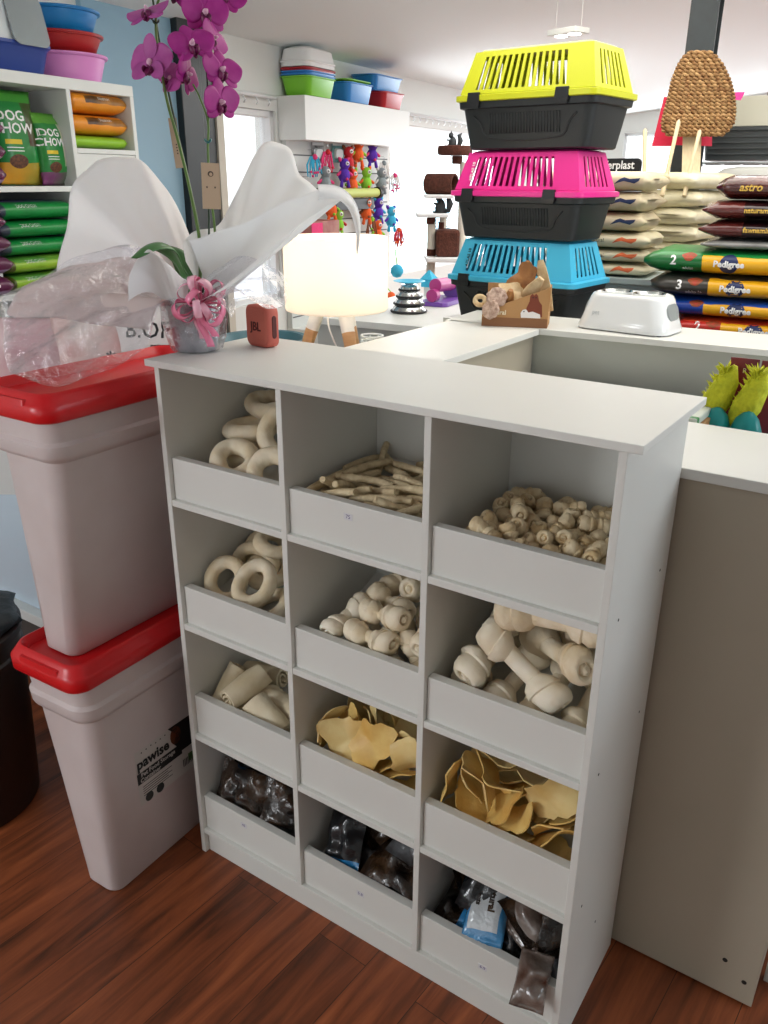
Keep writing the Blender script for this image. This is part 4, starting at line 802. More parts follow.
chew('crumbly_biscuit', MB().lathe([(.001, -.009), (.028, -.008), (.033, 0), (.028, .008), (.001, .009)], 24, fn=crinkle), chw3, -.060, -.052, .088, (65, 0, 20), 'upper round speckled biscuit leaning in the cardboard box')
chew('twisted_chew', MB().tube([(0, 0, -.05), (.004, 0, -.02), (0, .003, .02), (.0, 0, .045)], [.012, .016, .015, .008], 12), chw2, -.028, -.030, .070, (15, 20, 0), 'orange brown twisted chew beside the round biscuits')
chew('folded_chew', chip_mesh(.085, 21, curl=1.5), chw, -.012, -.015, .102, (60, 20, 30), 'pale folded hide chew standing in the middle of the cardboard box')
chew('dried_ear', chip_mesh(.105, 25, curl=1.0), chw2, .012, .020, .138, (75, -30, 10), 'brown dried ear chew at the back of the cardboard box')
chew('rawhide_shoe', MB().loft([rrect(.04, .016, .007, 4, z=-.05), rrect(.052, .022, .01, 4, z=-.02), rrect(.046, .022, .01, 4, z=.02), rrect(.020, .014, .006, 4, z=.065)]), chw, .038, -.010, .095, (10, 35, 10), 'pale shoe shaped chew in the right half of the cardboard box')
chew('flat_hide_chew', MB().prism([(-.016, -.075), (.018, -.075), (.022, 0), (.016, .06), (.010, .085), (-.006, .085), (-.014, .05)], -.003, .003), chw, .080, .010, .115, (88, -14, 10), 'tall flat hide chew standing at the right end of the cardboard box')
# ---------------------------------------------------------------- feather toys lying inside the counter
fth = mat('yellow_feather', '#d3d32a', .8, noise_=(60, '#aab018', .7), bump=(80, .8)); tealm = mat('teal_plastic', '#1d9c9c', .3); redc = mat('dark_red_card', '#8a2030', .5, noise_=(14, '#4a1a26', .8)); 
IS = .905
for k, (px, lb) in enumerate(((716, 'yellow feather cat toy with teal egg, left one inside the counter'), (748, 'yellow feather cat toy with teal egg, right one inside the counter'))):
    d = FW+RT*((px-384)/F_PX)-UP*((425-512)/F_PX); yy = .70; w = CAM+d*((yy-CAM.y)/d.y); tz_ = .90
    t0 = thing('feather_cat_toy', lb, 'cat toy', (w.x, w.y, IS), math.radians(5), 'feather cat toys inside the counter')
    obj('backing_card', MB().box(.0, .07, 0, .055, .073, .24), redc, t0)
    rbk = random.Random(k+3); m = MB()
    for j in range(260):
        a = rbk.uniform(0, 2*PI); z = rbk.uniform(.10, .22); r = .018*math.sin(min(1, (z-.07)/.1)*PI/2)+.003
        p0 = Vector((-.03+.25*(z-.1), .035, z)); d_ = Vector((math.cos(a), math.sin(a), .9))*rbk.uniform(.6, 1.1)
        m.tube([p0, p0+d_*r*.7, p0+d_*r*1.15], [.0026, .002, .0004], 4)
    obj('feather_tuft', m, fth, t0, smooth=True)
    obj('feather_core', MB().at(T(-.012, .035, .155, ry=20)).lathe([(.004, -.09), (.020, -.05), (.028, 0), (.022, .05), (.004, .080)], 14, fn=crinkle), fth, t0, smooth=True)
    e_ = obj('egg', MB().at(T(-.004, .012, .098)).lathe([(.002, -.055), (.018, -.045), (.030, -.015), (.031, .01), (.022, .035), (.010, .048), (.001, .052)], 24), tealm, t0, smooth=True)
    obj('egg_slot', MB().at(T(-.002, -.0185, .098, rx=90)).loft([[(p[0], p[1], 0) for p in rrect(.010, .040, .0045, 4)], [(p[0], p[1], .003) for p in rrect(.008, .036, .0035, 4)]]), blk2, e_)
    text('lettering', 'R', .014, cream, t0, T(.030, .069, .215, rx=90), depth=.0004)
o = obj('flat_packet', MB().box(-.05, -.06, 0, .05, .06, .016), mat('green_white_packet', '#cfd6cc', .5, zones=[(None, None, -.06, -.045, None, None, '#2c7d3c')]), bevel=.003)
o.location = Vector((w.x-.125, .66, IS+.165)); 
bpk = thing('cardboard_block', 'pale packet with green edge on a box inside the counter, left of the feather toys', 'box', (w.x-.125, .66, IS))
obj('box_body', MB().box(-.055, -.062, 0, .055, .062, .13), card_m, bpk, bevel=.002); o.parent = bpk; o.location = (0, 0, .1305)
o = obj('plastic_bag', pack_mesh(.09, .16, .03, 44), mat('pale_blue_bag', '#b9d3df', .3, bump=(30, .6)), smooth=True); o.location = (w.x+.10, .70, IS+.12); o.rotation_euler = (math.radians(80), 0, .1)
tag(o, 'pale blue plastic bag standing at the right end inside the counter', 'bag')
# ---------------------------------------------------------------- treat packs arranged by hand in the bottom compartments
# ================================================================ the shop behind
def Rt(u, v, z, **k): return Matrix.Translation(R(u, v, z))@RM
def place_t(name, label, cat, u, v, z, group=None, turn=0): return thing(name, label, cat, R(u, v, z), TH+math.radians(turn), group)
def sack_mesh(l, w, h, seed=0, n=28, k=30, wr=.05):
    """full sack lying flat: length along x, width along y, seams at both ends"""
    m = MB(); off = Vector((seed*2.3, seed*5.1, 0)); rings = []
    for i in range(n+1):
        s = i/n; x = (s-.5)*l; e = min(s, 1-s)
        q_ = min(1, max(0, (e-.020)/.055)); f = .30 if e < .020 else .52+.48*math.sin(q_*PI/2)
        ring = []
        for j in range(k):
            a = 2*PI*j/k; c, sn = math.cos(a), math.sin(a); ex = .62
            y = w/2*math.copysign(abs(c)**ex, c)*(1-.06*(1-f)); z = h/2*math.copysign(abs(sn)**.75, sn)*f
            nz = noise.noise(Vector((x*11, y*11, z*16))+off)*wr*h*2.2+noise.noise(Vector((x*34, y*34, z*30))+off)*wr*h*.8
            ring.append((x+.012*math.sin(y*30+seed)*(1 if e < .05 else 0), y*(1+nz), z+nz*h*.9*(.4+.6*f)+h/2))
        rings.append(ring)
    return m.loft(rings)
def lettering(s, size, ma, par, M, onto, sx=1, shear=0, bold=.0): return text('lettering', s, size, ma, par, M, onto, depth=0, sx=sx, shear=shear, bold=bold)
ink_w = mat('white_ink', '#f1f1f1', .5); ink_k = mat('black_ink', '#17171a', .5)
# ---------------------------------------------------------------- left shelf unit
SH = place_t('wall_shelving', 'white wall shelving unit with pet food bags and basins beside the orchid', 'shelves', 0, 0, 0)
US = -1.6; sw = mat('shelf_white', '#dfe2df', .45); D0 = UW+.004
m = MB()
for (v0, v1, z, t) in ((.2, 1.72, 1.806, .040),): obj('shelf_board', MB().box(D0, v0, z-t/2, US, v1, z+t/2), sw, SH, bevel=.002)
for (v0, v1, z, t) in ((.2, 1.365, 1.437, .020), (.2, 1.365, 1.063, .022), (1.385, 1.70, 1.575, .018), (.2, 1.72, .60, .03)): obj('shelf_board', MB().box(D0, v0, z-t/2, US, v1, z+t/2), sw, SH, bevel=.002)
for v, z0, z1, du in ((1.375, .05, 1.786, 0), (1.71, .05, 1.786, 0), (.2, .05, 1.786, 0), (.982, .05, 1.426, .04)): obj('upright_board', MB().box(D0, v-.010, z0, US-du, v+.010, z1), sw, SH, bevel=.002)
obj('back_board', MB().box(D0, .2, .05, D0+.01, 1.7, 1.79), sw, SH); obj('lower_front_panel', MB().box(US-.02, 1.386, .62, US-.004, 1.70, 1.565), sw, SH, bevel=.002)
obj('plinth', MB().box(D0, .2, 0, US-.03, 1.7, .05), sw, SH)
SZ = 1.826
# basins stacked on top
def basin(col, z, v, u, r, h, label):
    t = place_t('plastic_basin', label, 'basin', u, v, z, 'nested basins on the wall shelving')
    obj('bowl', MB().lathe([(r*.78, 0), (r*.82, .004), (r*.97, h-.012), (r*1.03, h-.010), (r*1.03, h), (r*.95, h), (r*.80, .010), (.001, .008)], 48), col, t, smooth=True, auto=40)
    obj('rim', MB().tube([(r*1.02*math.cos(a*PI/24), r*1.02*math.sin(a*PI/24), h-.004) for a in range(48)], .005, 6, closed=True), col, t, smooth=True)
basin(mat('lilac_plastic', '#e08fd0', .35), SZ+.001, 1.55, -1.80, .17, .100, 'lilac pink plastic basin, lowest of the three nested on the wall shelving')
basin(mat('basin_red', '#b32426', .35), SZ+.103, 1.545, -1.80, .165, .070, 'red plastic basin, middle of the three nested on the wall shelving')
basin(mat('basin_blue', '#1d7fc4', .35), SZ+.175, 1.54, -1.80, .165, .080, 'blue plastic basin, topmost of the three nested on the wall shelving')
# covered litter box with a clear flap
navy = mat('navy_plastic', '#23408f', .35); hoodm = mat('white_hood', '#dfe6ea', .3)
LB = place_t('covered_litter_box', 'covered litter box with navy base, white hood and clear flap', 'litter box', -1.80, 1.13, SZ+.001)
obj('base', MB().loft([rrect(.30, .42, .05, 5, z=0), rrect(.34, .46, .06, 5, z=.08), rrect(.36, .48, .06, 5, z=.09), rrect(.36, .48, .06, 5, z=.10)]), navy, LB, smooth=True, auto=40)
obj('hood', MB().loft([rrect(.34, .46, .06, 5, z=.101), rrect(.335, .455, .06, 5, z=.13), rrect(.30, .40, .06, 5, z=.27), rrect(.24, .30, .05, 5, z=.30)]), hoodm, LB, smooth=True, auto=40)
obj('flap', MB().at(T(.172, .12, .17, ry=-12)).loft([[(0, p[0], p[1]) for p in rrect(.16, .17, .03, 4)], [(.004, p[0], p[1]) for p in rrect(.16, .17, .03, 4)]]), mat('clear_grey_flap', '#aab3b6', .15, alpha=.75), LB, smooth=True, auto=40)
obj('clip', MB().box(.17, -.10, .06, .186, -.05, .16), navy, LB, bevel=.004)
# standing kibble bags
gb = mat('green_bag', '#1f7d3c', .3, noise_=(7, '#2f9a48', .5), bump=(12, .4), zones=[(None, None, None, None, -.16, -.085, '#d69a2a'), (None, None, .03, .12, -.03, .15, '#4a2a1c'), (None, None, None, None, .12, .16, '#4c9c35')])
gb2 = mat('green_purple_bag', '#1f7d3c', .3, noise_=(7, '#3d9a3c', .5), bump=(12, .4), zones=[(None, None, None, None, -.16, -.08, '#7a2a6e'), (None, None, .03, .12, -.06, .15, '#cfc8b8'), (None, None, None, None, .09, .16, '#63a63a')])
kib = mat('dark_kibble_print', '#4a281a', .6, noise_=(120, '#7a4a2a', .9)); orr = mat('yellow_print', '#e0c22a', .5)
def standing(u, v, z, w, h, ma, label, t1, t2, tilt=0, turn=0):
    b = thing('kibble_bag', label, 'pet food bag', R(u, v, z), TH+math.radians(turn), 'upright dog food bags on the shelf')
    m = pack_mesh(w, h, .075, 3, crimp=.05, rough=.05, noisesc=9)
    for q in m.bm.verts: x, y, zz = q.co; q.co = (zz, x, y+h/2)          # stand it up, front toward +x
    for q in m.bm.verts: q.co.z -= h/2
    bd = obj('bag_body', m, ma, b, smooth=True); bd.location = (0, 0, h/2); bd.rotation_euler = (0, math.radians(-4), 0)
    Mb = T(0, 0, 0, rx=90, rz=90)
    # children of the bag body, wrapped on its front
    lettering(t1, w*.26, ink_w, bd, Mb@T(-w*.16, h*.22, 0), bd, bold=.001); lettering(t2, w*.26, ink_w, bd, Mb@T(-w*.13, h*.09, 0), bd, bold=.001)
    patch('print_patch', rect(-w*.34, -h*.07, w*.0, -h*.02), orr, bd, Mb, bd)
    patch('printed_bowl', ell(w*.20, h*.075, 20, -w*.12, -h*.25), kib, bd, Mb, bd)
    for k in range(2): patch('print_line', rect(-w*.33, -h*.11-k*h*.035, w*.02, -h*.10-k*h*.035), ink_w, bd, Mb, bd)
    return b
standing(-1.70, 1.185, 1.448, .19, .325, gb, 'large green dog food bag standing on the shelf beside the smaller green bag', 'DOG', 'CHOW', turn=-4)
standing(-1.675, 1.318, 1.448, .145, .255, gb2, 'smaller green dog food bag with purple foot standing at the right end of the shelf', 'DOG', 'CHOW', turn=6)
bb_ = obj('kibble_bag', pack_mesh(.2, .32, .06, 8), mat('black_bag', '#161a18', .3, bump=(12, .5)), smooth=True); bb_.rotation_euler = (math.radians(90), 0, TH+math.radians(90)); bb_.location = R(-1.88, 1.22, 1.448+.162); tag(bb_, 'black bag standing behind the green dog food bags', 'pet food bag')
# orange bags on the right, one lime bag under them
def stack_bag(name, label, cat, u, v, z, l, w, h, ma, seed, group, turn=90, words=(), wcol=None, face=-1, parent_name='bag_body'):
    """sack lying with its long side toward the aisle (length along the wall)"""
    b = thing(name, label, cat, R(u, v, z), TH+math.radians(turn), group)
    o = obj('bag_body', sack_mesh(l, w, h, seed), ma, b, smooth=True)
    for s, size, x, zz, colr, *r in words:
        lettering(s, size, colr, o, T(x, 0, zz, rx=90) if face < 0 else T(x, 0, zz, rx=90, rz=180), o, **(r[0] if r else {}))
    return b, o
orm = mat('orange_bag', '#e08a1e', .3, noise_=(8, '#f0a233', .5), bump=(15, .4), zones=[(-.07, .20, None, None, .036, .062, '#2a1a14')])
lime = mat('lime_bag', '#8fc32c', .35, bump=(15, .4), zones=[(None, None, None, None, .05, .2, '#20301a')])
for k, (ma, lb, h) in enumerate(((lime, 'lime green bag at the bottom of the orange bags on the right shelf', .05), (orm, 'orange pet food bag, lower of the two orange ones on the right shelf', .075), (orm, 'orange pet food bag, upper of the two orange ones on the right shelf', .08))):
    stack_bag('pet_food_bag', lb, 'pet food bag', -1.74, 1.545, 1.585+[0, .051, .128][k], .30, .24, h, ma, 40+k, 'bags on the upper right shelf', words=[('Nutrion', .017, .03, .056, ink_w, dict(sx=1.1))] if k else ())
# green and purple stack below
gs = mat('green_sack', '#12803a', .3, noise_=(6, '#1a9a48', .6), bump=(14, .5), zones=[(None, None, None, None, .062, .2, '#6b2a94'), (-.3, -.15, None, None, None, None, '#3a2050')])
gs2 = mat('lime_sack', '#84b22a', .3, noise_=(6, '#a3c43a', .6), bump=(14, .5), zones=[(None, None, None, None, .042, .2, '#1c8a3c'), (-.3, -.15, None, None, None, None, '#3c3a20')])
z = 1.0745
for k in range(5):
    h = (.062, .062, .064, .062, .068)[k]
    stack_bag('dog_food_bag', '%s dog food bag, %s in the left stack of five' % (('lime green', 'lime green', 'green and purple', 'green and purple', 'green and purple')[k], ('lowest', 'second lowest', 'middle', 'second highest', 'topmost')[k]), 'pet food bag', -1.76+.008*(k % 2), 1.180, z, .365, .28, h, gs2 if k < 2 else gs, 50+k, 'stack of green dog food bags', words=[('DOG CHOW', .016, -.05, h*.72, ink_w)])
    z += h+.001
pur = mat('purple_sack', '#4a1638', .3, noise_=(6, '#6e2450', .6), bump=(14, .5), zones=[(None, None, None, None, .0, .022, '#a792b8')])
z = 1.0745
for k in range(4):
    stack_bag('cat_food_bag', 'purple pet food bag in the left stack, %s one' % ('lowest', 'second from bottom', 'third from bottom', 'topmost')[k], 'pet food bag', -1.69, .812, z, .33, .26, .072, pur, 60+k, 'stack of purple pet food bags', words=[('CATISTAS', .032, .03, .045, ink_w, dict(bold=.001))]); z += .073
z = 1.448
for k in range(3):
    stack_bag('cat_food_bag', 'purple pet food bag on the upper shelf at the left edge, %s' % ('bottom', 'middle', 'top')[k], 'pet food bag', -1.72, .895, z, .30, .26, .075, pur, 66+k, 'purple pet food bags on the upper shelf', words=[('CATISTAS', .032, .03, .045, ink_w, dict(bold=.001))]); z += .076
# ---------------------------------------------------------------- header box with litter trays over the slat wall
slat = mat('slat_wall', '#cfd3d0', .5); slat_d = mat('slat_groove', '#55585a', .6)
HD = place_t('display_unit', 'white slat wall display unit with a deep header box full of hanging pet toys', 'display unit', 0, 0, 0)
obj('header_box', MB().box(UW+.002, 3.48, 1.70, -1.9, 4.90, 1.945), sw, HD, bevel=.002)
obj('backing_board', MB().box(UW+.002, 3.50, .55, -2.06, 4.86, 1.70), slat, HD)
for k in range(11):
    z = 1.62-.10*k; obj('slat_groove', MB().box(-2.0605, 3.51, z-.004, -2.0585, 4.85, z+.004), slat_d, HD)
obj('base_cabinet', MB().box(UW+.002, 3.5, 0, -1.75, 4.88, .55), sw, HD, bevel=.002)
def tray(cols, u, v, z, label, l=.38, w=.28, h=.12, rim=True, turn=0, n='litter_tray'):
    t = place_t(n, label, 'litter tray', u, v, z, 'litter trays on the header box', turn)
    obj('tray_body', MB().loft([rrect(w*.78, l*.80, .03, 5, z=0), rrect(w*.80, l*.82, .035, 5, z=.004), rrect(w*.96, l*.96, .045, 5, z=h-.008), rrect(w*1.02, l*1.02, .05, 5, z=h-.006), rrect(w*1.02, l*1.02, .05, 5, z=h), rrect(w*.93, l*.94, .04, 5, z=h), rrect(w*.76, l*.78, .03, 5, z=.012)]), cols, t, smooth=True, auto=40); return t
tg = mat('lime_plastic', '#7ac82e', .35); tb_ = mat('tray_blue', '#2f86cf', .35); tr_ = mat('tray_red', '#b4202b', .35); tw_ = mat('tray_white', '#eceeed', .35)
HZ = 1.946; z = HZ
for k, (c_, n_, h_) in enumerate(((tg, 'lime green', .105), (tb_, 'blue, lower of two blue ones', .1), (tb_, 'blue, upper of two blue ones', .1), (tr_, 'red', .1))):
    tray(c_, -1.985, 3.66, z, 'nested litter tray in the left stack, %s' % n_, h=h_, l=.34, w=.22); z += .0165
z = HZ+.105+.024+.013
LD = place_t('litter_box_hood', 'white litter box hood on top of the left stack of trays', 'litter tray', -1.985, 3.66, HZ+.156)
obj('hood_shell', MB().loft([rrect(.21, .33, .04, 5, z=0), rrect(.21, .34, .05, 5, z=.03), rrect(.190, .31, .05, 5, z=.095), rrect(.13, .24, .05, 5, z=.110)]), tw_, LD, smooth=True, auto=40)
obj('hood_rim', MB().loft([rrect(.218, .348, .05, 5, z=.022), rrect(.222, .352, .05, 5, z=.028), rrect(.218, .348, .05, 5, z=.034)]), tw_, LD, smooth=True)
tray(tb_, -1.985, 4.14, HZ, 'blue litter tray with a lime green insert in the middle of the header box', h=.115, l=.36, w=.22)
tray(tg, -1.985, 4.14, HZ+.113, 'lime green tray lying upside down on the middle blue tray', h=.020, l=.33, w=.20)
tray(tr_, -1.985, 4.62, HZ, 'red litter tray at the right end of the header box', h=.10, l=.34, w=.22)
tray(tb_, -1.985, 4.55, HZ+.101, 'blue litter tray on the red one at the right end of the header box', h=.095, l=.44, w=.205)
# ---------------------------------------------------------------- hanging toys
def plush(px, py, u0, c1, c2, label, kind='animal', sc=1.0):
    d = FW+RT*((px-384)/F_PX)-UP*((py-512)/F_PX); e = Vector((math.cos(TH), math.sin(TH), 0)); t = (u0-CAM.dot(e))/d.dot(e); w = CAM+d*t
    th_ = thing('hanging_pet_toy', label, 'pet toy', w, TH+math.radians(-25), 'pet toys hanging on the slat wall')
    S = T(sc=sc)
    if kind == 'animal':
        b = obj('body', MB().at(S).lathe([(.003, -.075), (.032, -.065), (.047, -.035), (.043, 0), (.028, .025), (.02, .03)], 16), c1, th_, smooth=True)
        h = obj('head', MB().at(S@T(.01, 0, .055)).lathe([(.002, -.04), (.025, -.035), (.040, -.010), (.038, .015), (.022, .035), (.002, .042)], 16), c1, th_, smooth=True)
        for s in (-1, 1):
            obj('ear', MB().at(S@T(0, s*.035, .085, rx=-s*35)).lathe([(.002, -.02), (.014, -.008), (.013, .012), (.002, .026)], 10), c2, h, smooth=True)
            obj('leg', MB().at(S@T(.012, s*.03, -.08, rx=s*12)).lathe([(.002, -.035), (.014, -.028), (.013, .0), (.009, .03)], 10), c1, b, smooth=True)
            obj('arm', MB().at(S@T(.01, s*.05, -.01, rx=s*55)).lathe([(.002, -.03), (.011, -.022), (.010, .0), (.007, .025)], 10), c2, b, smooth=True)
        e_ = obj('eye', MB().at(S@T(.046, .0, .06, ry=90)).lathe([(.016, 0), (.014, .006), (.001, .010)], 14), ink_w, h, smooth=True); obj('pupil', MB().at(S@T(.055, .0, .06, ry=90)).lathe([(.007, 0), (.001, .004)], 10), ink_k, e_, smooth=True)
        for k in range(4):
            a = k*1.7; obj('spot', MB().at(S@T(.040*math.cos(a*.4), .030*math.sin(a*2), -.05+.018*k)).lathe([(.001, -.012), (.010, -.006), (.012, 0), (.010, .006), (.001, .012)], 8), c2, b, smooth=True)
    elif kind == 'rope':
        rk = random.Random(int(px*7+py)); m = MB()
        for k in range(8): m.tube([(0, .008*(k-4), .05), (.01*rk.uniform(-1, 1), .012*(k-4)+.01*rk.uniform(-1, 1), 0), (.01, .014*(k-4)+.01*rk.uniform(-1, 1), -.06+.02*rk.uniform(-1, 1))], [.004, .006, .004], 6)
        b = obj('rope_strands', m.at(S), c1, th_, smooth=True); obj('knot', MB().at(S@T(0, 0, .05)).lathe([(.002, -.018), (.018, -.01), (.02, .004), (.012, .018), (.002, .022)], 12), c2, th_, smooth=True)
        for k in range(6): obj('bead', MB().at(S@T(.014, .014*(k-3), -.05+.015*rk.uniform(-2, 2))).lathe([(.001, -.009), (.009, -.003), (.009, .004), (.001, .009)], 8), c2, b, smooth=True)
    else:
        b = obj('backing_card', MB().at(S).box(-.002, -.045, -.06, .002, .045, .06), c1, th_, bevel=.001); obj('blister', MB().at(S@T(.002, 0, -.01, ry=90)).loft([rrect(.06, .06, .014, 4), rrect(.05, .05, .014, 4, z=.018)]), c2, b, smooth=True, auto=40)
        obj('header_print', MB().at(S).box(.0022, -.04, .035, .003, .04, .052), c2, b)
    obj('hook', MB().at(S).tube([(-(u0-(-2.06))*1.0-.0, 0, .10), (.0, 0, .10), (.0, 0, .085)], .002, 5), mat('chrome_hook', '#b9bcbf', .25, metal=1), th_)
def fab(n, c): return mat(n+'_plush', c, .85, bump=(90, .5), noise_=(20, c, .0))
P_, O_, G_, B_, Gr, K_, Rd, Br, Wh = fab('purple', '#5a2fb0'), fab('orange', '#f0652a'), fab('lime', '#8ed23c'), fab('sky_blue', '#3cb6dc'), fab('grey', '#8c979a'), fab('pink', '#e8417e'), fab('red', '#c4262e'), fab('brown', '#8c5236'), fab('off_white', '#d9d6d2')
for q in ((372, 153, P_, K_, 'purple one eyed plush toy hanging at the top beside the orange one'), (344, 172, P_, K_, 'purple one eyed plush toy hanging in the middle of the slat wall'), (378, 210, P_, B_, 'purple plush toy hanging in the lower row beside the blue spotted one'),
          (358, 152, O_, G_, 'orange plush toy with lime spots hanging in the top row'), (352, 182, O_, G_, 'orange and lime long plush toy in the second row'), (366, 180, G_, O_, 'lime green plush toy beside the orange long one'), (366, 210, O_, Br, 'orange plush monkey toy in the lower row'),
          (391, 218, B_, P_, 'sky blue spotted plush toy hanging at the right lower corner'), (325, 180, Gr, K_, 'grey plush toy with a pink snout in the second row'), (381, 180, Gr, Wh, 'pale grey spotted rope toy hanging at right'), (338, 222, G_, Rd, 'lime green plush toy with red feet in the lower row, left'), (348, 160, Rd, Br, 'dark red toy hanging in the top row'),
          (377, 232, O_, G_, 'small orange and lime toy at the bottom right of the slat wall'), (331, 207, O_, G_, 'orange toy under the left half of the slat wall')):
    px, py, a, b, lb = q; plush(px, py, -1.98, a, b, lb, 'animal', .88)
for q in ((395, 182, Wh, K_, 'white plush dog toy with a pink nose hanging over the edge'), (384, 170, Wh, Gr, 'white and grey rope toy hanging at right'), (399, 236, Rd, O_, 'red rope toy hanging at the lower right edge'), (372, 226, Br, G_, 'brown rope toy in the lower row'), (315, 165, B_, K_, 'blue and pink rope toy beside the carded toys'), (308, 192, K_, Wh, 'pink beaded toy in the second row, left'), (296, 205, Rd, Wh, 'red and white rope toy at the left edge of the slat wall'), (328, 160, K_, Rd, 'pink rope toy in the top row')):
    px, py, a, b, lb = q; plush(px, py, -1.97, a, b, lb, 'rope', .9)
cardw = mat('toy_card_dark', '#2c3236', .5, noise_=(25, '#c8ccd0', .7)); cardb = mat('toy_card_teal', '#6ba7a8', .5, noise_=(25, '#2c3236', .6)); clr = mat('blister_clear', '#d5dde0', .15)
for px, py, a, lb in ((318, 152, cardw, 'dark carded accessory hanging at the top left, first one'), (338, 152, cardb, 'teal carded accessory hanging at the top left, second one'), (290, 176, cardw, 'dark carded accessory hanging below at the left edge')): plush(px, py, -2.02, a, clr, lb, 'card', 1.1)
# rolled mat on a black bracket
p = None
def on_u(px, py, u0):
    d = FW+RT*((px-384)/F_PX)-UP*((py-512)/F_PX); e = Vector((math.cos(TH), math.sin(TH), 0)); return CAM+d*((u0-CAM.dot(e))/d.dot(e))
def uvz(w): return (w.x*math.cos(TH)+w.y*math.sin(TH), -w.x*math.sin(TH)+w.y*math.cos(TH), w.z)
w = on_u(358, 193, -1.93); u_, v_, z_ = uvz(w)
RO = place_t('lint_roller_rack', 'lime green roll on a black bracket across the slat wall', 'roll', u_, v_, z_)
obj('roll', MB().tube([(0, -.27, 0), (0, .27, 0)], .030, 16), mat('pale_lime_roll', '#c3cf74', .6), RO, smooth=True, auto=40)
obj('end_cap', MB().tube([(0, .271, 0), (0, .31, 0)], .040, 16), ink_k, RO, smooth=True, auto=40); obj('bracket', MB().box(-.10, -.26, -.11, -.02, .27, -.035), ink_k, RO, bevel=.004)
w = on_u(318, 232, -1.90); u_, v_, z_ = uvz(w)
bk = place_t('boxed_toy', 'red and brown boxed toy behind the lamp on the slat wall ledge', 'box', u_, v_, z_-.06); obj('box_body', MB().box(-.09, -.17, 0, .06, .17, .13), mat('maroon_box', '#8e2f35', .5, noise_=(9, '#b98a70', .6)), bk, bevel=.003); obj('pink_panel', MB().box(.0605, -.17, .01, .062, -.04, .12), K_, bk)
obj('box_ledge', MB().box(-.16, -.2, -.014, .07, .2, -.001), sw, bk)
# ---------------------------------------------------------------- white table with bowls and a purple toy castle
tp = at(405, 316, 3.75); tu, tv, tz_ = uvz(tp); 
TB = place_t('white_table', 'white box table beyond the counter carrying steel bowls and a purple toy', 'table', tu-.06, tv+.02, 0)
obj('tabletop', MB().box(-.30, -.25, tz_-.03, .55, .75, tz_), sw, TB, bevel=.002); obj('table_body', MB().box(-.28, -.23, 0, .53, .73, tz_-.0305), mat('table_side_grey', '#b8bab7', .5), TB)
stl = mat('brushed_steel', '#c8cccc', .22, metal=1)
bp_ = at(409, 307, 3.85); z = tz_+.001; bu, bv, _ = uvz(bp_)
for k, (r, h) in enumerate(((.082, .033), (.070, .031), (.058, .029), (.046, .030))):
    t = place_t('steel_pet_bowl', 'upturned steel pet bowl with black rubber ring, %s of four' % ('lowest', 'second lowest', 'second highest', 'topmost')[k], 'pet bowl', bu, bv, z, 'stack of upturned steel bowls')
    obj('bowl', MB().lathe([(r, .002), (r*.99, .006), (r*.84, h-.004), (r*.78, h), (.001, h)], 40), stl, t, smooth=True, auto=40)
    obj('rubber_ring', MB().tube([(r*math.cos(a*PI/20), r*math.sin(a*PI/20), .006) for a in range(40)], .0055, 8, closed=True), ink_k, t, smooth=True); z += h+.001
bd_ = at(409, 286, 3.85); db = thing('blue_dish', 'small sky blue dish on top of the steel bowls', 'dish', (R(bu, bv, 0).x, R(bu, bv, 0).y, z+.0005)); obj('dish', MB().lathe([(.02, 0), (.06, .010), (.075, .014), (.072, .016), (.02, .004), (.001, .003)], 32), cyn, db, smooth=True, auto=40); obj('dish_foot', MB().lathe([(.021, -.0004), (.018, .001)], 20), cyn, db)
pc = at(443, 302, 4.15); pu, pv, _ = uvz(pc)
PT = place_t('cat_toy_castle', 'purple toy castle with a pink roller on the white table', 'cat toy', pu, pv, tz_+.001)
vio = mat('violet_plastic', '#7a4fae', .35); mag = mat('magenta_plastic', '#b8408c', .35)
obj('base', MB().loft([rrect(.16, .30, .03, 4, z=0), rrect(.155, .295, .03, 4, z=.02)]), vio, PT, bevel=.002)
obj('roller', MB().at(T(0, .06, .085)).tube([(0, -.16, .01), (0, .05, 0)], .033, 18), mag, PT, smooth=True, auto=40)
obj('drum', MB().tube([(0, .09, .06), (0, .16, .06)], .045, 20), vio, PT, smooth=True, auto=40); obj('drum', MB().tube([(0, -.14, .05), (0, -.10, .05)], .03, 20), mag, PT, smooth=True, auto=40)
for s in (-.12, .1): obj('post', MB().tube([(0, s, .02), (0, s, .06)], .01, 8), vio, PT, smooth=True)
w = at(429, 282, 4.4); BH = thing('toy_bird_house', 'tiny blue pointed house toy on a stand beside the steel bowls', 'toy', (w.x, w.y, tz_+.001), TH)
obj('stand', MB().box(-.02, -.02, 0, .02, .02, w.z-tz_-.025), sw, BH); obj('house', MB().box(-.03, -.035, w.z-tz_-.0245, .03, .035, w.z-tz_+.015), B_, BH); obj('roof', MB().at(T(0, 0, w.z-tz_+.0155)).loft([[(-.035, -.042, 0), (.035, -.042, 0), (.035, .042, 0), (-.035, .042, 0)], [(-.003, -.003, .045), (.003, -.003, .045), (.003, .003, .045), (-.003, .003, .045)]]), B_, BH)
w = on_u(397, 271, -1.9); bt = thing('blue_ball_toy', 'round sky blue ball toy hanging below the slat wall toys', 'ball', w); obj('ball', MB().lathe([(.002, -.05), (.03, -.042), (.05, -.01), (.048, .018), (.028, .042), (.002, .05)], 20), B_, bt, smooth=True); obj('cord', MB().tube([(0, 0, .05), (-.02, 0, .16)], .004, 6), G_, bt)
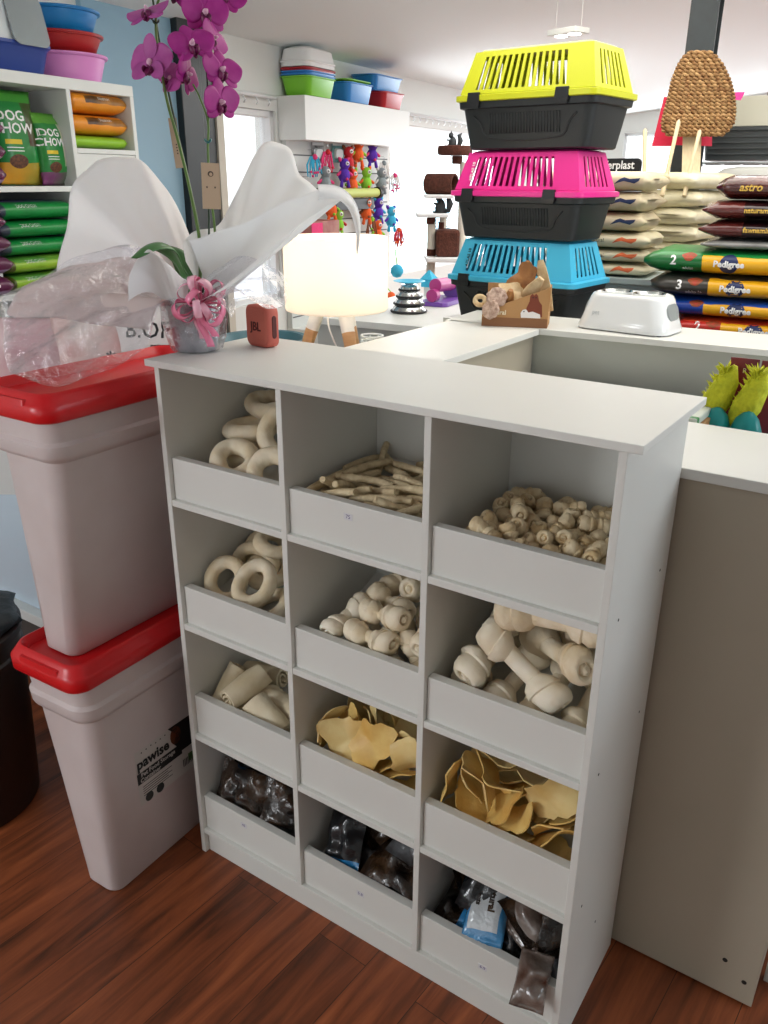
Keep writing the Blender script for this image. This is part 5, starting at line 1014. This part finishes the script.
w = on_u(391, 296, -1.9); bt = thing('orange_ball_toy', 'small orange ball toy low beside the lamp', 'ball', w); obj('ball', MB().lathe([(.002, -.03), (.02, -.026), (.034, -.006), (.03, .016), (.015, .028), (.002, .032)], 16), O_, bt, smooth=True); obj('cord', MB().tube([(0, 0, .03), (-.12, 0, .12)], .003, 6), G_, bt)
# desk behind the lamp with small things
DK = thing('low_desk', 'pale low desk behind the display cabinet carrying the lamp', 'desk', (-.62, 1.25, 0), math.radians(3))
obj('desktop', MB().box(-.62, -.42, LZ-.032, .40, .36, LZ-.002), sw, DK, bevel=.002)
for sx, sy in ((-.58, -.38), (.36, -.38), (-.58, .32), (.36, .32)): obj('leg', MB().box(sx-.02, sy-.02, 0, sx+.02, sy+.02, LZ-.032), sw, DK)
tealg = mat('slate_teal_plastic', '#45707c', .4)
w = at(262, 322, 2.95); t = thing('teal_basin', 'slate teal basin behind the lamp and speaker', 'basin', (w.x, w.y, LZ)); obj('bowl', MB().lathe([(.10, 0), (.11, .004), (.155, .105), (.163, .107), (.163, .115), (.148, .115), (.10, .012), (.001, .01)], 40), tealg, t, smooth=True, auto=40); obj('rim', MB().tube([(.161*math.cos(a*PI/20), .161*math.sin(a*PI/20), .111) for a in range(40)], .006, 6, closed=True), tealg, t, smooth=True)
pk2 = mat('pale_pink_plastic', '#e59abf', .35)
w = at(303, 336, 2.45); t = thing('pink_basket', 'pale pink slotted plastic basket behind the lamp legs', 'basket', (w.x, w.y, LZ), math.radians(25))
carrier_m = carrier_shell(.17, .09, .0, .09, -.008, MB(), [(.12+.11*k, .12+.11*k+.06) for k in range(7)], [(.2, .4), (.6, .8)]); 
ob_ = obj('basket_body', carrier_m, pk2, t, solid=.003); obj('basket_handle', MB().tube([(-.07, 0, .09), (-.05, 0, .125), (.05, 0, .125), (.07, 0, .09)], .005, 8), pk2, t, smooth=True)
w = at(372, 331, 2.75); t = thing('black_tray', 'black edged green tray on the desk right of the lamp', 'tray', (w.x, w.y, LZ), math.radians(20)); obj('tray_body', MB().box(-.14, -.09, 0, .14, .09, .012).box(-.14, -.09, .0121, -.128, .09, .03).box(.128, -.09, .0121, .14, .09, .03).box(-.128, .078, .0121, .128, .09, .03), ink_k, t, bevel=.003); obj('green_mat', MB().box(-.125, -.085, .0125, .125, .076, .016), G_, t)
w = at(372, 314, 3.0); t = thing('white_coil_basket', 'small white wire basket behind the black tray', 'basket', (w.x, w.y, LZ)); m = MB()
for k in range(6): m.tube([(.04*math.cos(a*PI/10), .04*math.sin(a*PI/10), .012+.02*k) for a in range(20)], .004, 6, closed=True)
obj('wire_rings', m, sw, t, smooth=True); m = MB()
for a in range(8): m.tube([(.04*math.cos(a*PI/4), .04*math.sin(a*PI/4), .001), (.04*math.cos(a*PI/4), .04*math.sin(a*PI/4), .115)], .003, 6)
obj('wire_uprights', m, sw, t)
# ---------------------------------------------------------------- cat tree by the window
fur = mat('brown_fur', '#4a2519', .9, noise_=(60, '#6b3a2a', .7), bump=(120, .9)); sis = mat('sisal_cream', '#e3ddcf', .8, bump=(200, .5)); whb = mat('white_board', '#eceeee', .5)
q = at(447, 250, 5.6); CTx, CTy = q.x, q.y
def ctp(px, py): # point on the cat tree's plane
    d = FW+RT*((px-384)/F_PX)-UP*((py-512)/F_PX); h = Vector((FW.x, FW.y, 0)).normalized(); t = (Vector((CTx, CTy, 0))-Vector((CAM.x, CAM.y, 0))).dot(h)/d.dot(h); return CAM+d*t
CTR = thing('cat_tree', 'tall cat tree with brown fur platforms and cream posts by the window', 'cat tree', (CTx, CTy, 0), 0)
def cl(p): return Vector((p.x-CTx, p.y-CTy, p.z))
hx = Vector((RT.x, RT.y, 0)).normalized(); ang_h = math.atan2(hx.y, hx.x)
def cbox(n, px0, py0, px1, py1, dep, ma, par=CTR, bev=.006):
    a = cl(ctp(px0, py1)); b = cl(ctp(px1, py0)); c = (a+b)/2; w = (b-a).dot(hx)/2; h = (b.z-a.z)/2
    return obj(n, MB().at(Matrix.Translation(c)@Matrix.Rotation(ang_h, 4, 'Z')).box(-w, -dep/2, -h, w, dep/2, h), ma, par, bevel=bev)
def cpost(n, px, py0, py1, r, ma, par=CTR):
    a = cl(ctp(px, py1)); b = cl(ctp(px, py0)); return obj(n, MB().tube([a, (a.x, a.y, b.z)], r, 20), ma, par, smooth=True, auto=40)
cpost('tall_post', 458, 162, 330, .030, sis); cpost('fur_collar', 457, 156, 164, .034, fur)
cpost('short_post', 431, 222, 254, .028, sis); cpost('fur_collar', 431, 216, 224, .031, fur); cpost('fur_collar', 431, 249, 257, .031, fur); cpost('short_post', 443, 214, 228, .024, sis); cpost('fur_collar', 442, 222, 232, .026, fur)
cbox('middle_platform', 416, 213, 447, 216.5, .32, whb); cbox('upper_platform', 424, 194.5, 452, 198, .30, whb); cbox('lower_platform', 425, 256, 476, 260, .36, whb); cbox('fur_box', 435, 229, 459, 256, .22, fur, bev=.02)
a = cl(ctp(441, 184)); obj('fur_tunnel', MB().at(Matrix.Translation(a)@Matrix.Rotation(ang_h-.5, 4, 'Z')@Matrix.Rotation(PI/2, 4, 'Y')).lathe([(.052, -.10), (.064, -.10), (.066, 0), (.064, .10), (.052, .10), (.052, -.10)], 28, caps=(False, False)), fur, CTR, smooth=True, auto=50)
a = cl(ctp(455, 150)); tp_ = obj('top_bed', MB().at(Matrix.Translation(a)).lathe([(.001, -.034), (.105, -.032), (.115, -.01), (.112, .022), (.10, .026), (.088, .008), (.001, .0)], 32), fur, CTR, smooth=True, auto=50)
obj('base_board', MB().at(Matrix.Rotation(ang_h, 4, 'Z')).box(-.22, -.2, 0, .30, .2, .04), fur, CTR, bevel=.01)
obj('lower_post', MB().tube([(cl(ctp(431, 257)).x, cl(ctp(431, 257)).y, .04), (cl(ctp(431, 257)).x, cl(ctp(431, 257)).y, cl(ctp(431, 260)).z)], .030, 20), sis, CTR, smooth=True)
obj('lower_post', MB().tube([(cl(ctp(458, 330)).x, cl(ctp(458, 330)).y, .04), (cl(ctp(458, 330)).x, cl(ctp(458, 330)).y, cl(ctp(458, 330)).z)], .030, 20), sis, CTR, smooth=True)
sqm = mat('charcoal_figure', '#2e3234', .6, bump=(60, .3))
def squirrel(px, py, sc, label, flip=1, down=0):
    w = ctp(px, py); t = thing('squirrel_figure', label, 'figure', w, ang_h, 'squirrel figures on the cat tree'); S = T(0, -.02, 0, sc=sc)
    b = obj('body', MB().at(S@T(0, 0, .035, ry=flip*10)).lathe([(.004, -.035), (.026, -.028), (.034, -.005), (.028, .025), (.015, .045), (.004, .052)], 16), sqm, t, smooth=True)
    obj('head', MB().at(S@T(-flip*.012, 0, .092, ry=-flip*20)).lathe([(.002, -.022), (.016, -.015), (.021, 0), (.016, .014), (.002, .022)], 14), sqm, t, smooth=True)
    for s in (-1, 1): obj('ear', MB().at(S@T(-flip*.010, s*.010, .113)).lathe([(.005, -.006), (.004, .004), (.0008, .014)], 8), sqm, t, smooth=True)
    obj('arm', MB().at(S).tube([(-flip*.01, -.015, .06), (-flip*.035, -.015, .058), (-flip*.045, -.012, .066)], [.009, .008, .006], 8), sqm, t, smooth=True)
    obj('foot', MB().at(S).tube([(0, -.012, .008), (-flip*.035, -.012, .007), (-flip*.046, -.012, .012)], [.011, .009, .006], 8), sqm, t, smooth=True)
    obj('tail', MB().at(S).tube([(flip*.02, 0, .01), (flip*.05, 0, .02), (flip*.062, 0, .06), (flip*.05, 0, .095), (flip*.07, 0, .11)], [.010, .018, .021, .016, .004], 12), sqm, t, smooth=True)
squirrel(440, 213.5, 1.05, 'charcoal squirrel figure on the middle white platform of the cat tree')
squirrel(452, 149, .85, 'charcoal squirrel figure sitting in the top bed of the cat tree', 1)
# ---------------------------------------------------------------- litter sacks on grey tubs
crm = mat('cream_sack', '#d8cdb0', .45, noise_=(10, '#c6b894', .6), bump=(16, .6)); crm2 = mat('ivory_sack', '#e2dcc2', .4, noise_=(10, '#cfc59c', .6), bump=(18, .7))
navyp = mat('navy_print', '#23395f', .5); orp = mat('orange_print', '#dd6a3a', .5); mgp = mat('magenta_print', '#a43a7e', .5)
s0 = at(604, 276, 3.25); uS, vS, zS = uvz(s0)
tub = place_t('storage_tub', 'pale grey storage tub under the stack of cream litter sacks', 'storage tub', uS-.04, vS+.14, 0, 'pale grey tubs')
obj('tub_body', MB().loft([rrect(.42, .28, .03, 4, z=0), rrect(.50, .34, .03, 4, z=zS-.03), rrect(.54, .37, .03, 4, z=zS-.02), rrect(.54, .37, .03, 4, z=zS-.001)]), mat('pale_grey_plastic', '#bccaca', .35), tub, smooth=True, auto=40)
z = zS+.001; tops = [275, 263, 251, 238, 223, 206, 190]
def wave(par, M, onto, ma, s=1): patch('printed_wave', [(x*s, y*s) for x, y in ((-.06, -.010), (-.035, -.002), (-.015, .003), (.01, -.002), (.035, -.008), (.055, .004), (.06, .016), (.04, .006), (.012, .012), (-.015, .020), (-.035, .012))], ma, par, M, onto)
for k in range(6):
    h = .050 if k < 2 else (.062 if k < 3 else .072)
    b, o = stack_bag('litter_sack', 'cream litter sack with %s print, %s of the left stack' % ('orange' if k < 3 else 'blue wave', ('lowest', 'second', 'third', 'fourth', 'fifth', 'topmost')[k]), 'litter sack', uS-.055-(.02 if k > 2 else 0), vS+.14, z, .44, .30, h, crm2 if k < 3 else crm, 80+k, 'left stack of litter sacks', turn=-3+2*(k % 2), words=[('Natural' if k < 3 else 'Hygienic', .020, .02, h*.52, ink_k)])
    wave(b, T(.13, 0, h*.48, rx=90), o, orp if k < 3 else navyp, .8); z += h+.001
z2 = at(668, 245, 3.45).z; mu, mv, _ = uvz(at(672, 240, 3.5)); 
tub2 = place_t('storage_tub', 'pale grey storage tub under the right stack of ivory litter sacks', 'storage tub', mu, mv+.14, 0, 'pale grey tubs'); zt2 = 1.03
obj('tub_body', MB().loft([rrect(.30, .30, .03, 4, z=0), rrect(.36, .36, .03, 4, z=zt2-.02), rrect(.38, .38, .03, 4, z=zt2-.001)]), mat('pale_grey_plastic', '#bccaca', .35), tub2, smooth=True, auto=40)
z = zt2+.001
for k in range(7):
    b, o = stack_bag('litter_sack', 'ivory crumpled litter sack seen end on, %s of the right stack' % ('lowest', 'second', 'third', 'fourth', 'fifth', 'sixth', 'topmost')[k], 'litter sack', mu+.01*(-1)**k, mv+.16, z, .40, .30, .068, crm2, 90+k, 'right stack of litter sacks', turn=70+10*(k % 2))
    wave(b, T(-.19, .05, .034, rx=90, rz=-90), o, mgp if k % 2 else navyp, .5); z += .069
# pet shop sign
w = at(620, 168, 3.95); SG = thing('brand_sign', 'small black rounded sign with white lettering above the litter sacks', 'sign', w, math.radians(-10))
obj('sign_board', MB().at(T(rx=90)).loft([rrect(.22, .085, .022, 5, z=-.006), rrect(.22, .085, .022, 5, z=.006)]), ink_k, SG, bevel=.001)
text('lettering', 'ferplast', .052, ink_w, SG, T(.0, -.0075, .012, rx=90), depth=.0005, bold=.0008); text('lettering', 'generation', .020, mat('orange_ink', '#f0863a', .5), SG, T(.035, -.0075, -.022, rx=90), depth=.0005, bold=.0004)
obj('sign_post', MB().box(-.01, .007, -w.z+.001, .01, .02, -.02), ink_k, SG)
# ---------------------------------------------------------------- dog food sacks, right
ped = [mat('green_yellow_sack', '#e9ae1c', .3, bump=(10, .4), zones=[(-.5, -.14, None, None, None, None, '#10682f'), (None, None, None, None, .062, .3, '#18843c')]),
       mat('grey_yellow_sack', '#e9ae1c', .3, bump=(10, .4), zones=[(-.5, -.14, None, None, None, None, '#3c3a36'), (None, None, None, None, .062, .3, '#3c3a36')]),
       mat('blue_yellow_sack', '#e9ae1c', .3, bump=(10, .4), zones=[(-.5, -.16, None, None, None, None, '#1d3f9c'), (None, .12, None, None, .048, .3, '#1d4fae')]),
       mat('red_yellow_sack', '#e9ae1c', .3, bump=(10, .4), zones=[(-.5, -.16, None, None, None, None, '#c02a22'), (None, None, None, None, .048, .3, '#d84a2a')])]
pb = at(655, 334, 2.9); pu_, pv_, pz_ = uvz(pb)
pz_ = pz_
nv = mat('navy_oval', '#1d2c5c', .5); yinks = mat('black_ink', '#17171a', .5)
PLT = place_t('low_platform', 'plain low stand under the dog food sacks', 'stand', pu_+.32, pv_+.2, 0); obj('stand_top', MB().box(-.36, -.19, pz_-.04, .50, .22, pz_), sw, PLT)
obj('stand_body', MB().box(-.34, -.17, 0, .48, .20, pz_-.0405), sw, PLT)
z = pz_+.001
for k, (i, n_, num, wd_) in enumerate(((3, 'red and yellow', '2', ''), (2, 'blue and yellow', '', ''), (1, 'dark grey and yellow', '3', 'adulto 7+'), (0, 'green and yellow', '2', 'adulto'))):
    h = (.060, .066, .074, .082)[k]
    b, o = stack_bag('dog_food_sack', '%s dog food sack behind the white bowl, %s of four' % (n_, ('lowest', 'second lowest', 'second highest', 'topmost')[k]), 'dog food sack', pu_+.33-.022*k+(.035 if k == 0 else 0), pv_+.2, z, .66, .36, h, ped[i], 100+k, 'stack of yellow dog food sacks', turn=1.5*(-1)**k)
    Mo = T(-.055, 0, h*.48, rx=90)
    patch('printed_oval', ell(.030, h*.38, 24), nv, b, Mo, o); q = lettering('Pedigree', .028, ink_w, b, Mo@T(0, 0, 0), o, bold=.0012)
    for vv in q.data.vertices: vv.co.y -= .002
    if num: lettering(num, .042, ink_w, b, T(-.235, 0, h*.55, rx=90), o, bold=.001)
    if wd_: lettering(wd_, .014, ink_w, b, T(-.185, 0, h*.26, rx=90), o)
    patch('printed_food', ell(.022, h*.16, 14, -.185, h*.22, .25), mat('brown_food_print', '#8a4a26', .6, noise_=(90, '#c0392b', .8)), b, T(0, 0, h*.5, rx=90), o)
    z += h+.001
# dark premium sacks above
dk = mat('dark_red_black_sack', '#120c0e', .18, noise_=(9, '#4a1c20', .5), bump=(18, 1.0), zones=[(-.5, -.16, None, None, None, None, '#5c2420')], coat=.4)
dk2 = mat('maroon_sack', '#38100f', .2, noise_=(9, '#6b2a20', .6), bump=(18, 1.0), zones=[(-.08, .5, None, None, .030, .062, '#1d7a74')], coat=.4)
slv = mat('silver_sack', '#8a8a88', .25, noise_=(9, '#4a4a4c', .7), bump=(13, .6), coat=.4)
gold = mat('gold_ink', '#d9b04a', .4)
for k, (ma, h, lb, w1, c1) in enumerate(((slv, .034, 'flat silver grey sack on top of the yellow dog food sacks', '', None), (dk, .060, 'black and dark red dog food sack, lower one', 'fawnamin', gold), (dk, .060, 'black and dark red dog food sack, upper one', 'naturamin', gold), (dk2, .078, 'maroon dog food sack with a teal band on top of the black ones', 'astro', gold))):
    b, o = stack_bag('dog_food_sack', lb, 'dog food sack', pu_+.40+(.02 if k == 3 else -.01*k), pv_+.22, z, .58, .36, h, ma, 110+k, 'dark dog food sacks', turn=1.2*(-1)**k-(5 if k == 3 else 0))
    if w1: lettering(w1, .034 if k == 3 else .022, c1, b, T(-.17 if k == 3 else -.115, 0, h*.5, rx=90), o, shear=.2 if k == 3 else 0, bold=.0008)
    z += h+.001
# ---------------------------------------------------------------- dark box on a cream shelf, frame, wire rack
q = at(735, 143, 3.9); eu, ev, ez = uvz(q)
CS = place_t('shelf_box', 'cream shelf box at the upper right with a picture frame on it', 'shelf', eu, ev, 0)
zc0 = at(720, 127, 3.9).z; zc1 = at(720, 98, 3.9).z
obj('cabinet_box', MB().box(-.16, -.02, zc0, .85, .35, zc1), mat('cream_board', '#c9c9b8', .5), CS, bevel=.003); obj('support', MB().box(.86, .1, 0, .92, .30, zc1), steel, CS)
DB = place_t('dark_crate', 'long dark grey ribbed plastic crate below the cream wall shelf', 'crate', eu, ev, 0); z0_ = at(720, 160, 3.9).z
obj('crate_body', MB().loft([rrect(.80, .28, .03, 4, cx=.27, cy=.13, z=z0_), rrect(.83, .30, .03, 4, cx=.27, cy=.13, z=zc0-.02), rrect(.85, .32, .03, 4, cx=.27, cy=.13, z=zc0-.016), rrect(.85, .32, .03, 4, cx=.27, cy=.13, z=zc0-.001)]), mat('dark_grey_plastic', '#3f4547', .5), DB, smooth=True, auto=40)
m = MB()
for k in range(5): m.box(-.12, -.0215-.002, z0_+.025+.025*k, .66, -.0165, z0_+.031+.025*k)
obj('crate_ribs', m, mat('dark_grey_plastic', '#3f4547', .5), DB); obj('crate_side_clip', MB().box(-.175, .05, z0_+.04, -.155, .12, z0_+.10), ink_k, DB, bevel=.003)
WR = place_t('wire_rack', 'dark wire rack carrying the dark crate', 'rack', eu, ev, 0); zr = z0_-.012; m = MB()
for k in range(10): m.tube([(-.16+.09*k, -.02, zr), (-.16+.09*k, .30, zr)], .004, 6)
for y in (-.02, .30): m.tube([(-.18, y, zr), (.72, y, zr)], .006, 6)
obj('wire_shelf', m, mat('light_wire', '#b8c0c2', .3, metal=.6), WR, smooth=True)
m = MB()
for x in (-.18, .72):
    for y in (-.02, .30): m.tube([(x, y, zr), (x-.05*(1 if x < 0 else -1), y, zr-.06), (x-.05*(1 if x < 0 else -1), y, 0)], .008, 8)
obj('rack_legs', m, blk2, WR, smooth=True)
PF = place_t('picture_frame', 'small dark framed white card standing on the cream wall shelf', 'picture frame', eu+.22, ev+.10, zc1+.001, turn=0)
obj('frame', MB().box(-.12, -.008, 0, .14, .008, .012).box(-.12, -.008, .073, .14, .008, .085).box(-.12, -.008, .0121, -.108, .008, .0729).box(.128, -.008, .0121, .14, .008, .0729), blk2, PF); obj('card', MB().box(-.107, -.002, .0122, .127, .004, .0728), ink_w, PF)
DM = place_t('grey_dome_bin', 'pale grey rounded lid behind the dark dog food sacks', 'bin', eu+.18, ev-.16, 0); zd = at(735, 166, 3.6).z
obj('dome', MB().loft([rrect(.50, .26, .10, 6, z=0), rrect(.52, .28, .10, 6, z=zd-.10), rrect(.48, .25, .10, 6, z=zd-.04), rrect(.38, .18, .08, 6, z=zd-.008), rrect(.26, .10, .045, 6, z=zd)]), mat('pale_grey_lid', '#b8bbb6', .4), DM, smooth=True, auto=40)
# pink paper behind the straw fan
pk3 = mat('crimson_card', '#d8264c', .6); pk4 = mat('magenta_card', '#e2308c', .6)
for k, (a, b, c, d_, ma, lb) in enumerate((((652, 146), (664, 97), (676, 97), (672, 146), pk3, 'crimson card strip showing at the left of the woven straw panel'), ((650, 144), (690, 132), (712, 134), (712, 146), pk3, 'crimson card showing below the woven straw panel'), ((728, 92), (745, 92), (741, 100), (726, 99), pk4, 'magenta card corner showing at the right of the woven straw panel'))):
    pts = [at(*p_, 3.56+.02*k) for p_ in (a, b, c, d_)]; m = MB(); m.loft([pts, [p_+FW*.002 for p_ in pts]]); o = obj('coloured_card', m, ma); tag(o, lb, 'card', 'coloured cards behind the straw panel')
# ---------------------------------------------------------------- woven straw panel on wooden sticks
stw = mat('woven_straw', '#94744a', .85, noise_=(45, '#6e4622', .9), bump=(90, .7)); stw2 = mat('woven_straw_light', '#ad8b5e', .85, noise_=(45, '#85592f', .8), bump=(90, .7))
B3 = Matrix(((RT.x, UP.x, -FW.x), (RT.y, UP.y, -FW.y), (RT.z, UP.z, -FW.z)))
tS = 3.45; cS = at(697, 98, tS); K = tS/F_PX
ST = thing('woven_straw_panel', 'arched woven straw panel standing on pale wooden sticks before the steel post', 'straw panel', (cS.x, cS.y, 0))
def S3(x, y, dz=0): w = at(x, y, tS-dz); return Vector((w.x-cS.x, w.y-cS.y, w.z))
OT = ((51, 690, 710), (56, 683, 717), (65, 677, 724), (80, 671, 731), (95, 668, 735), (110, 664, 736), (122, 661, 735), (131, 662, 729), (136, 668, 722))
def outl(y):
    for a, b in zip(OT, OT[1:]):
        if y <= b[0]: f = max(0, (y-a[0])/(b[0]-a[0])); return a[1]+(b[1]-a[1])*f, a[2]+(b[2]-a[2])*f
    return OT[-1][1:]
rows = 23; rk = random.Random(8)
for r in range(rows):
    y = 53+r*(134-53)/(rows-1); x0, x1 = outl(y); n = int((x1-x0)/5.6); pts = []; 
    NN = n*6
    for s in (0, 1):
        pts = []
        for i in range(NN+1):
            f = i/NN; ph = f*n*PI+s*PI; pts.append(S3(x0+(x1-x0)*f, y+1.1*math.sin(ph), .012*math.cos(ph)+.016))
        obj('braided_strand', MB().tube(pts, [K*1.75*(.6+.4*min(1, min(i, NN-i)/6)) for i in range(NN+1)], 6), stw2 if (r+s) % 3 == 0 or r == 17 else stw, ST, smooth=True)
pp = [(outl(y)[0], y) for y in range(52, 134, 6)]+[(outl(y)[1], y) for y in range(132, 51, -6)]
m = MB(); m.loft([[S3(x, y, .0) for x, y in pp], [S3(x, y, .008) for x, y in pp]]); obj('straw_backing', m, stw, ST)
pale = mat('pale_wood', '#d8c8a4', .6, noise_=(20, '#c4b08a', .5, (6, 6, 1)))
obj('back_board', MB().loft([[S3(680, 236, -.03), S3(697, 236, -.03), S3(697, 236, -.05), S3(680, 236, -.05)], [S3(683, 128, -.03), S3(702, 128, -.03), S3(702, 128, -.05), S3(683, 128, -.05)]]), pale, ST)
for k, (a, b, lb) in enumerate((((645, 129), (644, 205), 'pale wooden stick standing left of the straw panel, apart from it'), ((679, 120), (662, 205), 'pale wooden stick leaning in front of the left foot of the straw panel'), ((700, 130), (684, 205), 'pale wooden stick leaning in front of the right foot of the straw panel'))):
    A = at(*a, 3.36); Bp = at(b[0], 196, 3.36); t = thing('wooden_stick', lb, 'stick', Bp, 0, 'pale wooden sticks'); v = A-Bp
    obj('shaft', MB().tube([(0, 0, 0), v*.5, v*.97, v], [.009, .008, .0085, .004], 12), pale, t, smooth=True, auto=40); 
    if k: obj('knob', MB().at(Matrix.Translation(v*(.24 if k == 1 else .2))).lathe([(.002, -.015), (.014, -.008), (.016, .002), (.010, .012), (.002, .016)], 12), pale, t, smooth=True)
# ---------------------------------------------------------------- hanging ceiling light
cl_ = at(568, 32, 3.9); CL = thing('ceiling_spotlight', 'small white rectangular ceiling light with two lamps hanging on wires', 'ceiling light', cl_, math.radians(-20))
obj('housing', MB().box(-.09, -.05, -.012, .09, .05, .012), sw, CL, bevel=.003); lit = mat('lit_lamp', '#ffffff', .5, emit=5)
for s in (-1, 1): obj('lamp_face', MB().lathe([(.030, -.016), (.030, -.0125)], 24, c=(s*.042, 0, 0)), lit, CL); obj('hanging_wire', MB().tube([(s*.08, 0, .012), (s*.08, 0, 2.36+0*s-cl_.z+.02)], .0012, 5), sw, CL)
# curtain rails over the windows
for v0, v1, z, lb in ((2.92, 3.42, 1.93, 'white curtain rail with small clips over the narrow window'), (5.0, 7.8, 1.955, 'white curtain rail with small clips over the wide window')):
    t = place_t('curtain_rail', lb, 'curtain rail', UW+.035, v0, z); m = MB(); m.tube([(0, 0, 0), (0, v1-v0, 0)], .012, 8); obj('rail', m, alu, t, smooth=True)
    for k in range(int((v1-v0)/.12)): obj('rail_clip', MB().tube([(0, .05+.12*k, -.012), (.012, .06+.12*k, -.035), (-.008, .07+.12*k, -.045)], .006, 6), alu, t, smooth=True)
    obj('rail_bracket', MB().box(-.034, .0, -.01, 0, .02, .01).box(-.034, v1-v0-.02, -.01, 0, v1-v0, .01), alu, t)
# ---------------------------------------------------------------- outside the wide window
ho = thing('neighbouring_house', 'pale cyan building with shutters seen through the wide window', 'building', R(-7.2, 15.5, 0), TH)
obj('facade', MB().box(-.3, -3.4, 0, 0, 6, 1.95), mat('pale_cyan_wall', '#bfe0e2', .8), ho); obj('roof', MB().box(-.5, -3.5, 1.9505, .25, 6.2, 2.08), mat('corrugated_roof', '#8aa0a6', .6), ho)
for k in range(4): f = obj('shutter', MB().box(.001, -3.0+2.2*k, .3, .03, -1.8+2.2*k, 1.6), mat('blue_shutter', '#4fb0cf', .6), ho)
# ---------------------------------------------------------------- left of the food bins
LC = thing('low_white_cabinet', 'low white glossy cabinet behind the red-lidded food bins', 'cabinet', (-.95, .22, 0))
obj('cabinet_body', MB().box(-.38, 0, .27, .62, .40, .72), mat('glossy_pale_blue_white', '#c7d9e6', .15), LC, bevel=.004); obj('bottom_ledge', MB().box(-.40, -.03, .235, .64, .40, .2695), mat('shelf_white', '#dfe2df', .45), LC, bevel=.003); obj('recessed_plinth', MB().box(-.36, .06, 0, .60, .40, .2345), mat('dark_plinth', '#4a4643', .7), LC)
BK = thing('dark_planter', 'tall dark brown ribbed plastic bucket at the left edge of the floor', 'bucket', (-.625, -.21, 0.0)); brn = mat('dark_brown_plastic', '#241510', .35)
m = MB(); m.lathe([(.165, .001), (.170, .004), (.185, .30), (.188, .46), (.194, .465), (.194, .485), (.187, .49), (.189, .53), (.196, .535), (.196, .555), (.188, .56), (.180, .56), (.176, .45), (.001, .44)], 48); obj('bucket_body', m, brn, BK, smooth=True, auto=35)
BK.scale = (1, 1, .88)
obj('bucket_lining', MB().lathe([(.184, .561), (.192, .564), (.192, .580), (.180, .595), (.15, .60), (.10, .58), (.001, .57)], 40, fn=crinkle), mat('grey_blue_bag', '#2a3438', .4, bump=(20, .7)), BK, smooth=True)
# bags lying on the low cabinet behind the lids
bgw = mat('white_bag', '#dcdad6', .45, bump=(12, .4)); 
def flatbag(u, v, z, w, h, ma, label, ry=0, rz=0, cat='pet food bag', words=(), seed=70):
    t = thing('upright_bag', label, cat, (u, v, z), math.radians(rz)); m = pack_mesh(w, h, .06, seed, crimp=.05, rough=.08)
    for q_ in m.bm.verts: x, y, zz = q_.co; q_.co = (x, -zz, y+h/2)
    o = obj('bag_body', m, ma, t, smooth=True); 
    for s, size, x, zz, colr in words: lettering(s, size, colr, o, T(x, 0, zz, rx=90), o, bold=.0006)
    return t
for q, w_, h_, ma, lb, wd in (((152, 345, 1.98), .17, .26, bgw, 'white bag with black lettering standing behind the red lid', [('BIOF', .052, .0, .20, ink_k), ('nature', .018, .03, .165, ink_k)]), ((95, 350, 2.0), .20, .22, mat('cream_pink_bag', '#d8c8c0', .45, bump=(12, .4), noise_=(7, '#e07a78', .7)), 'cream and pink bag standing under the clear film', [('*', .05, .05, .12, ink_k)]), ((35, 352, 2.02), .22, .22, mat('dusty_pink_bag', '#c99aa0', .4, bump=(12, .4), noise_=(9, '#e6d4d2', .7)), 'dusty pink bag standing at the left edge under the clear film', []), ((170, 340, 2.1), .12, .26, mat('black_magenta_bag', '#1a1618', .3, noise_=(9, '#9c3a5a', .7)), 'black and magenta bag beside the white lettered bag', [])):
    w = at(*q); zb = w.z-h_*.62; flatbag(w.x, w.y, zb, w_, h_, ma, lb, rz=32, words=wd)
    
flb = thing('low_shelf', 'plain shelf behind the food bins carrying the standing bags', 'shelf', (at(100, 350, 2.02).x, at(100, 350, 2.02).y, 0), math.radians(32)); 
obj('shelf_top', MB().box(-.38, -.10, .955, .22, .12, .97), sw, flb, bevel=.002); obj('shelf_body', MB().box(-.36, -.06, .7206, .20, .11, .9545), sw, flb)
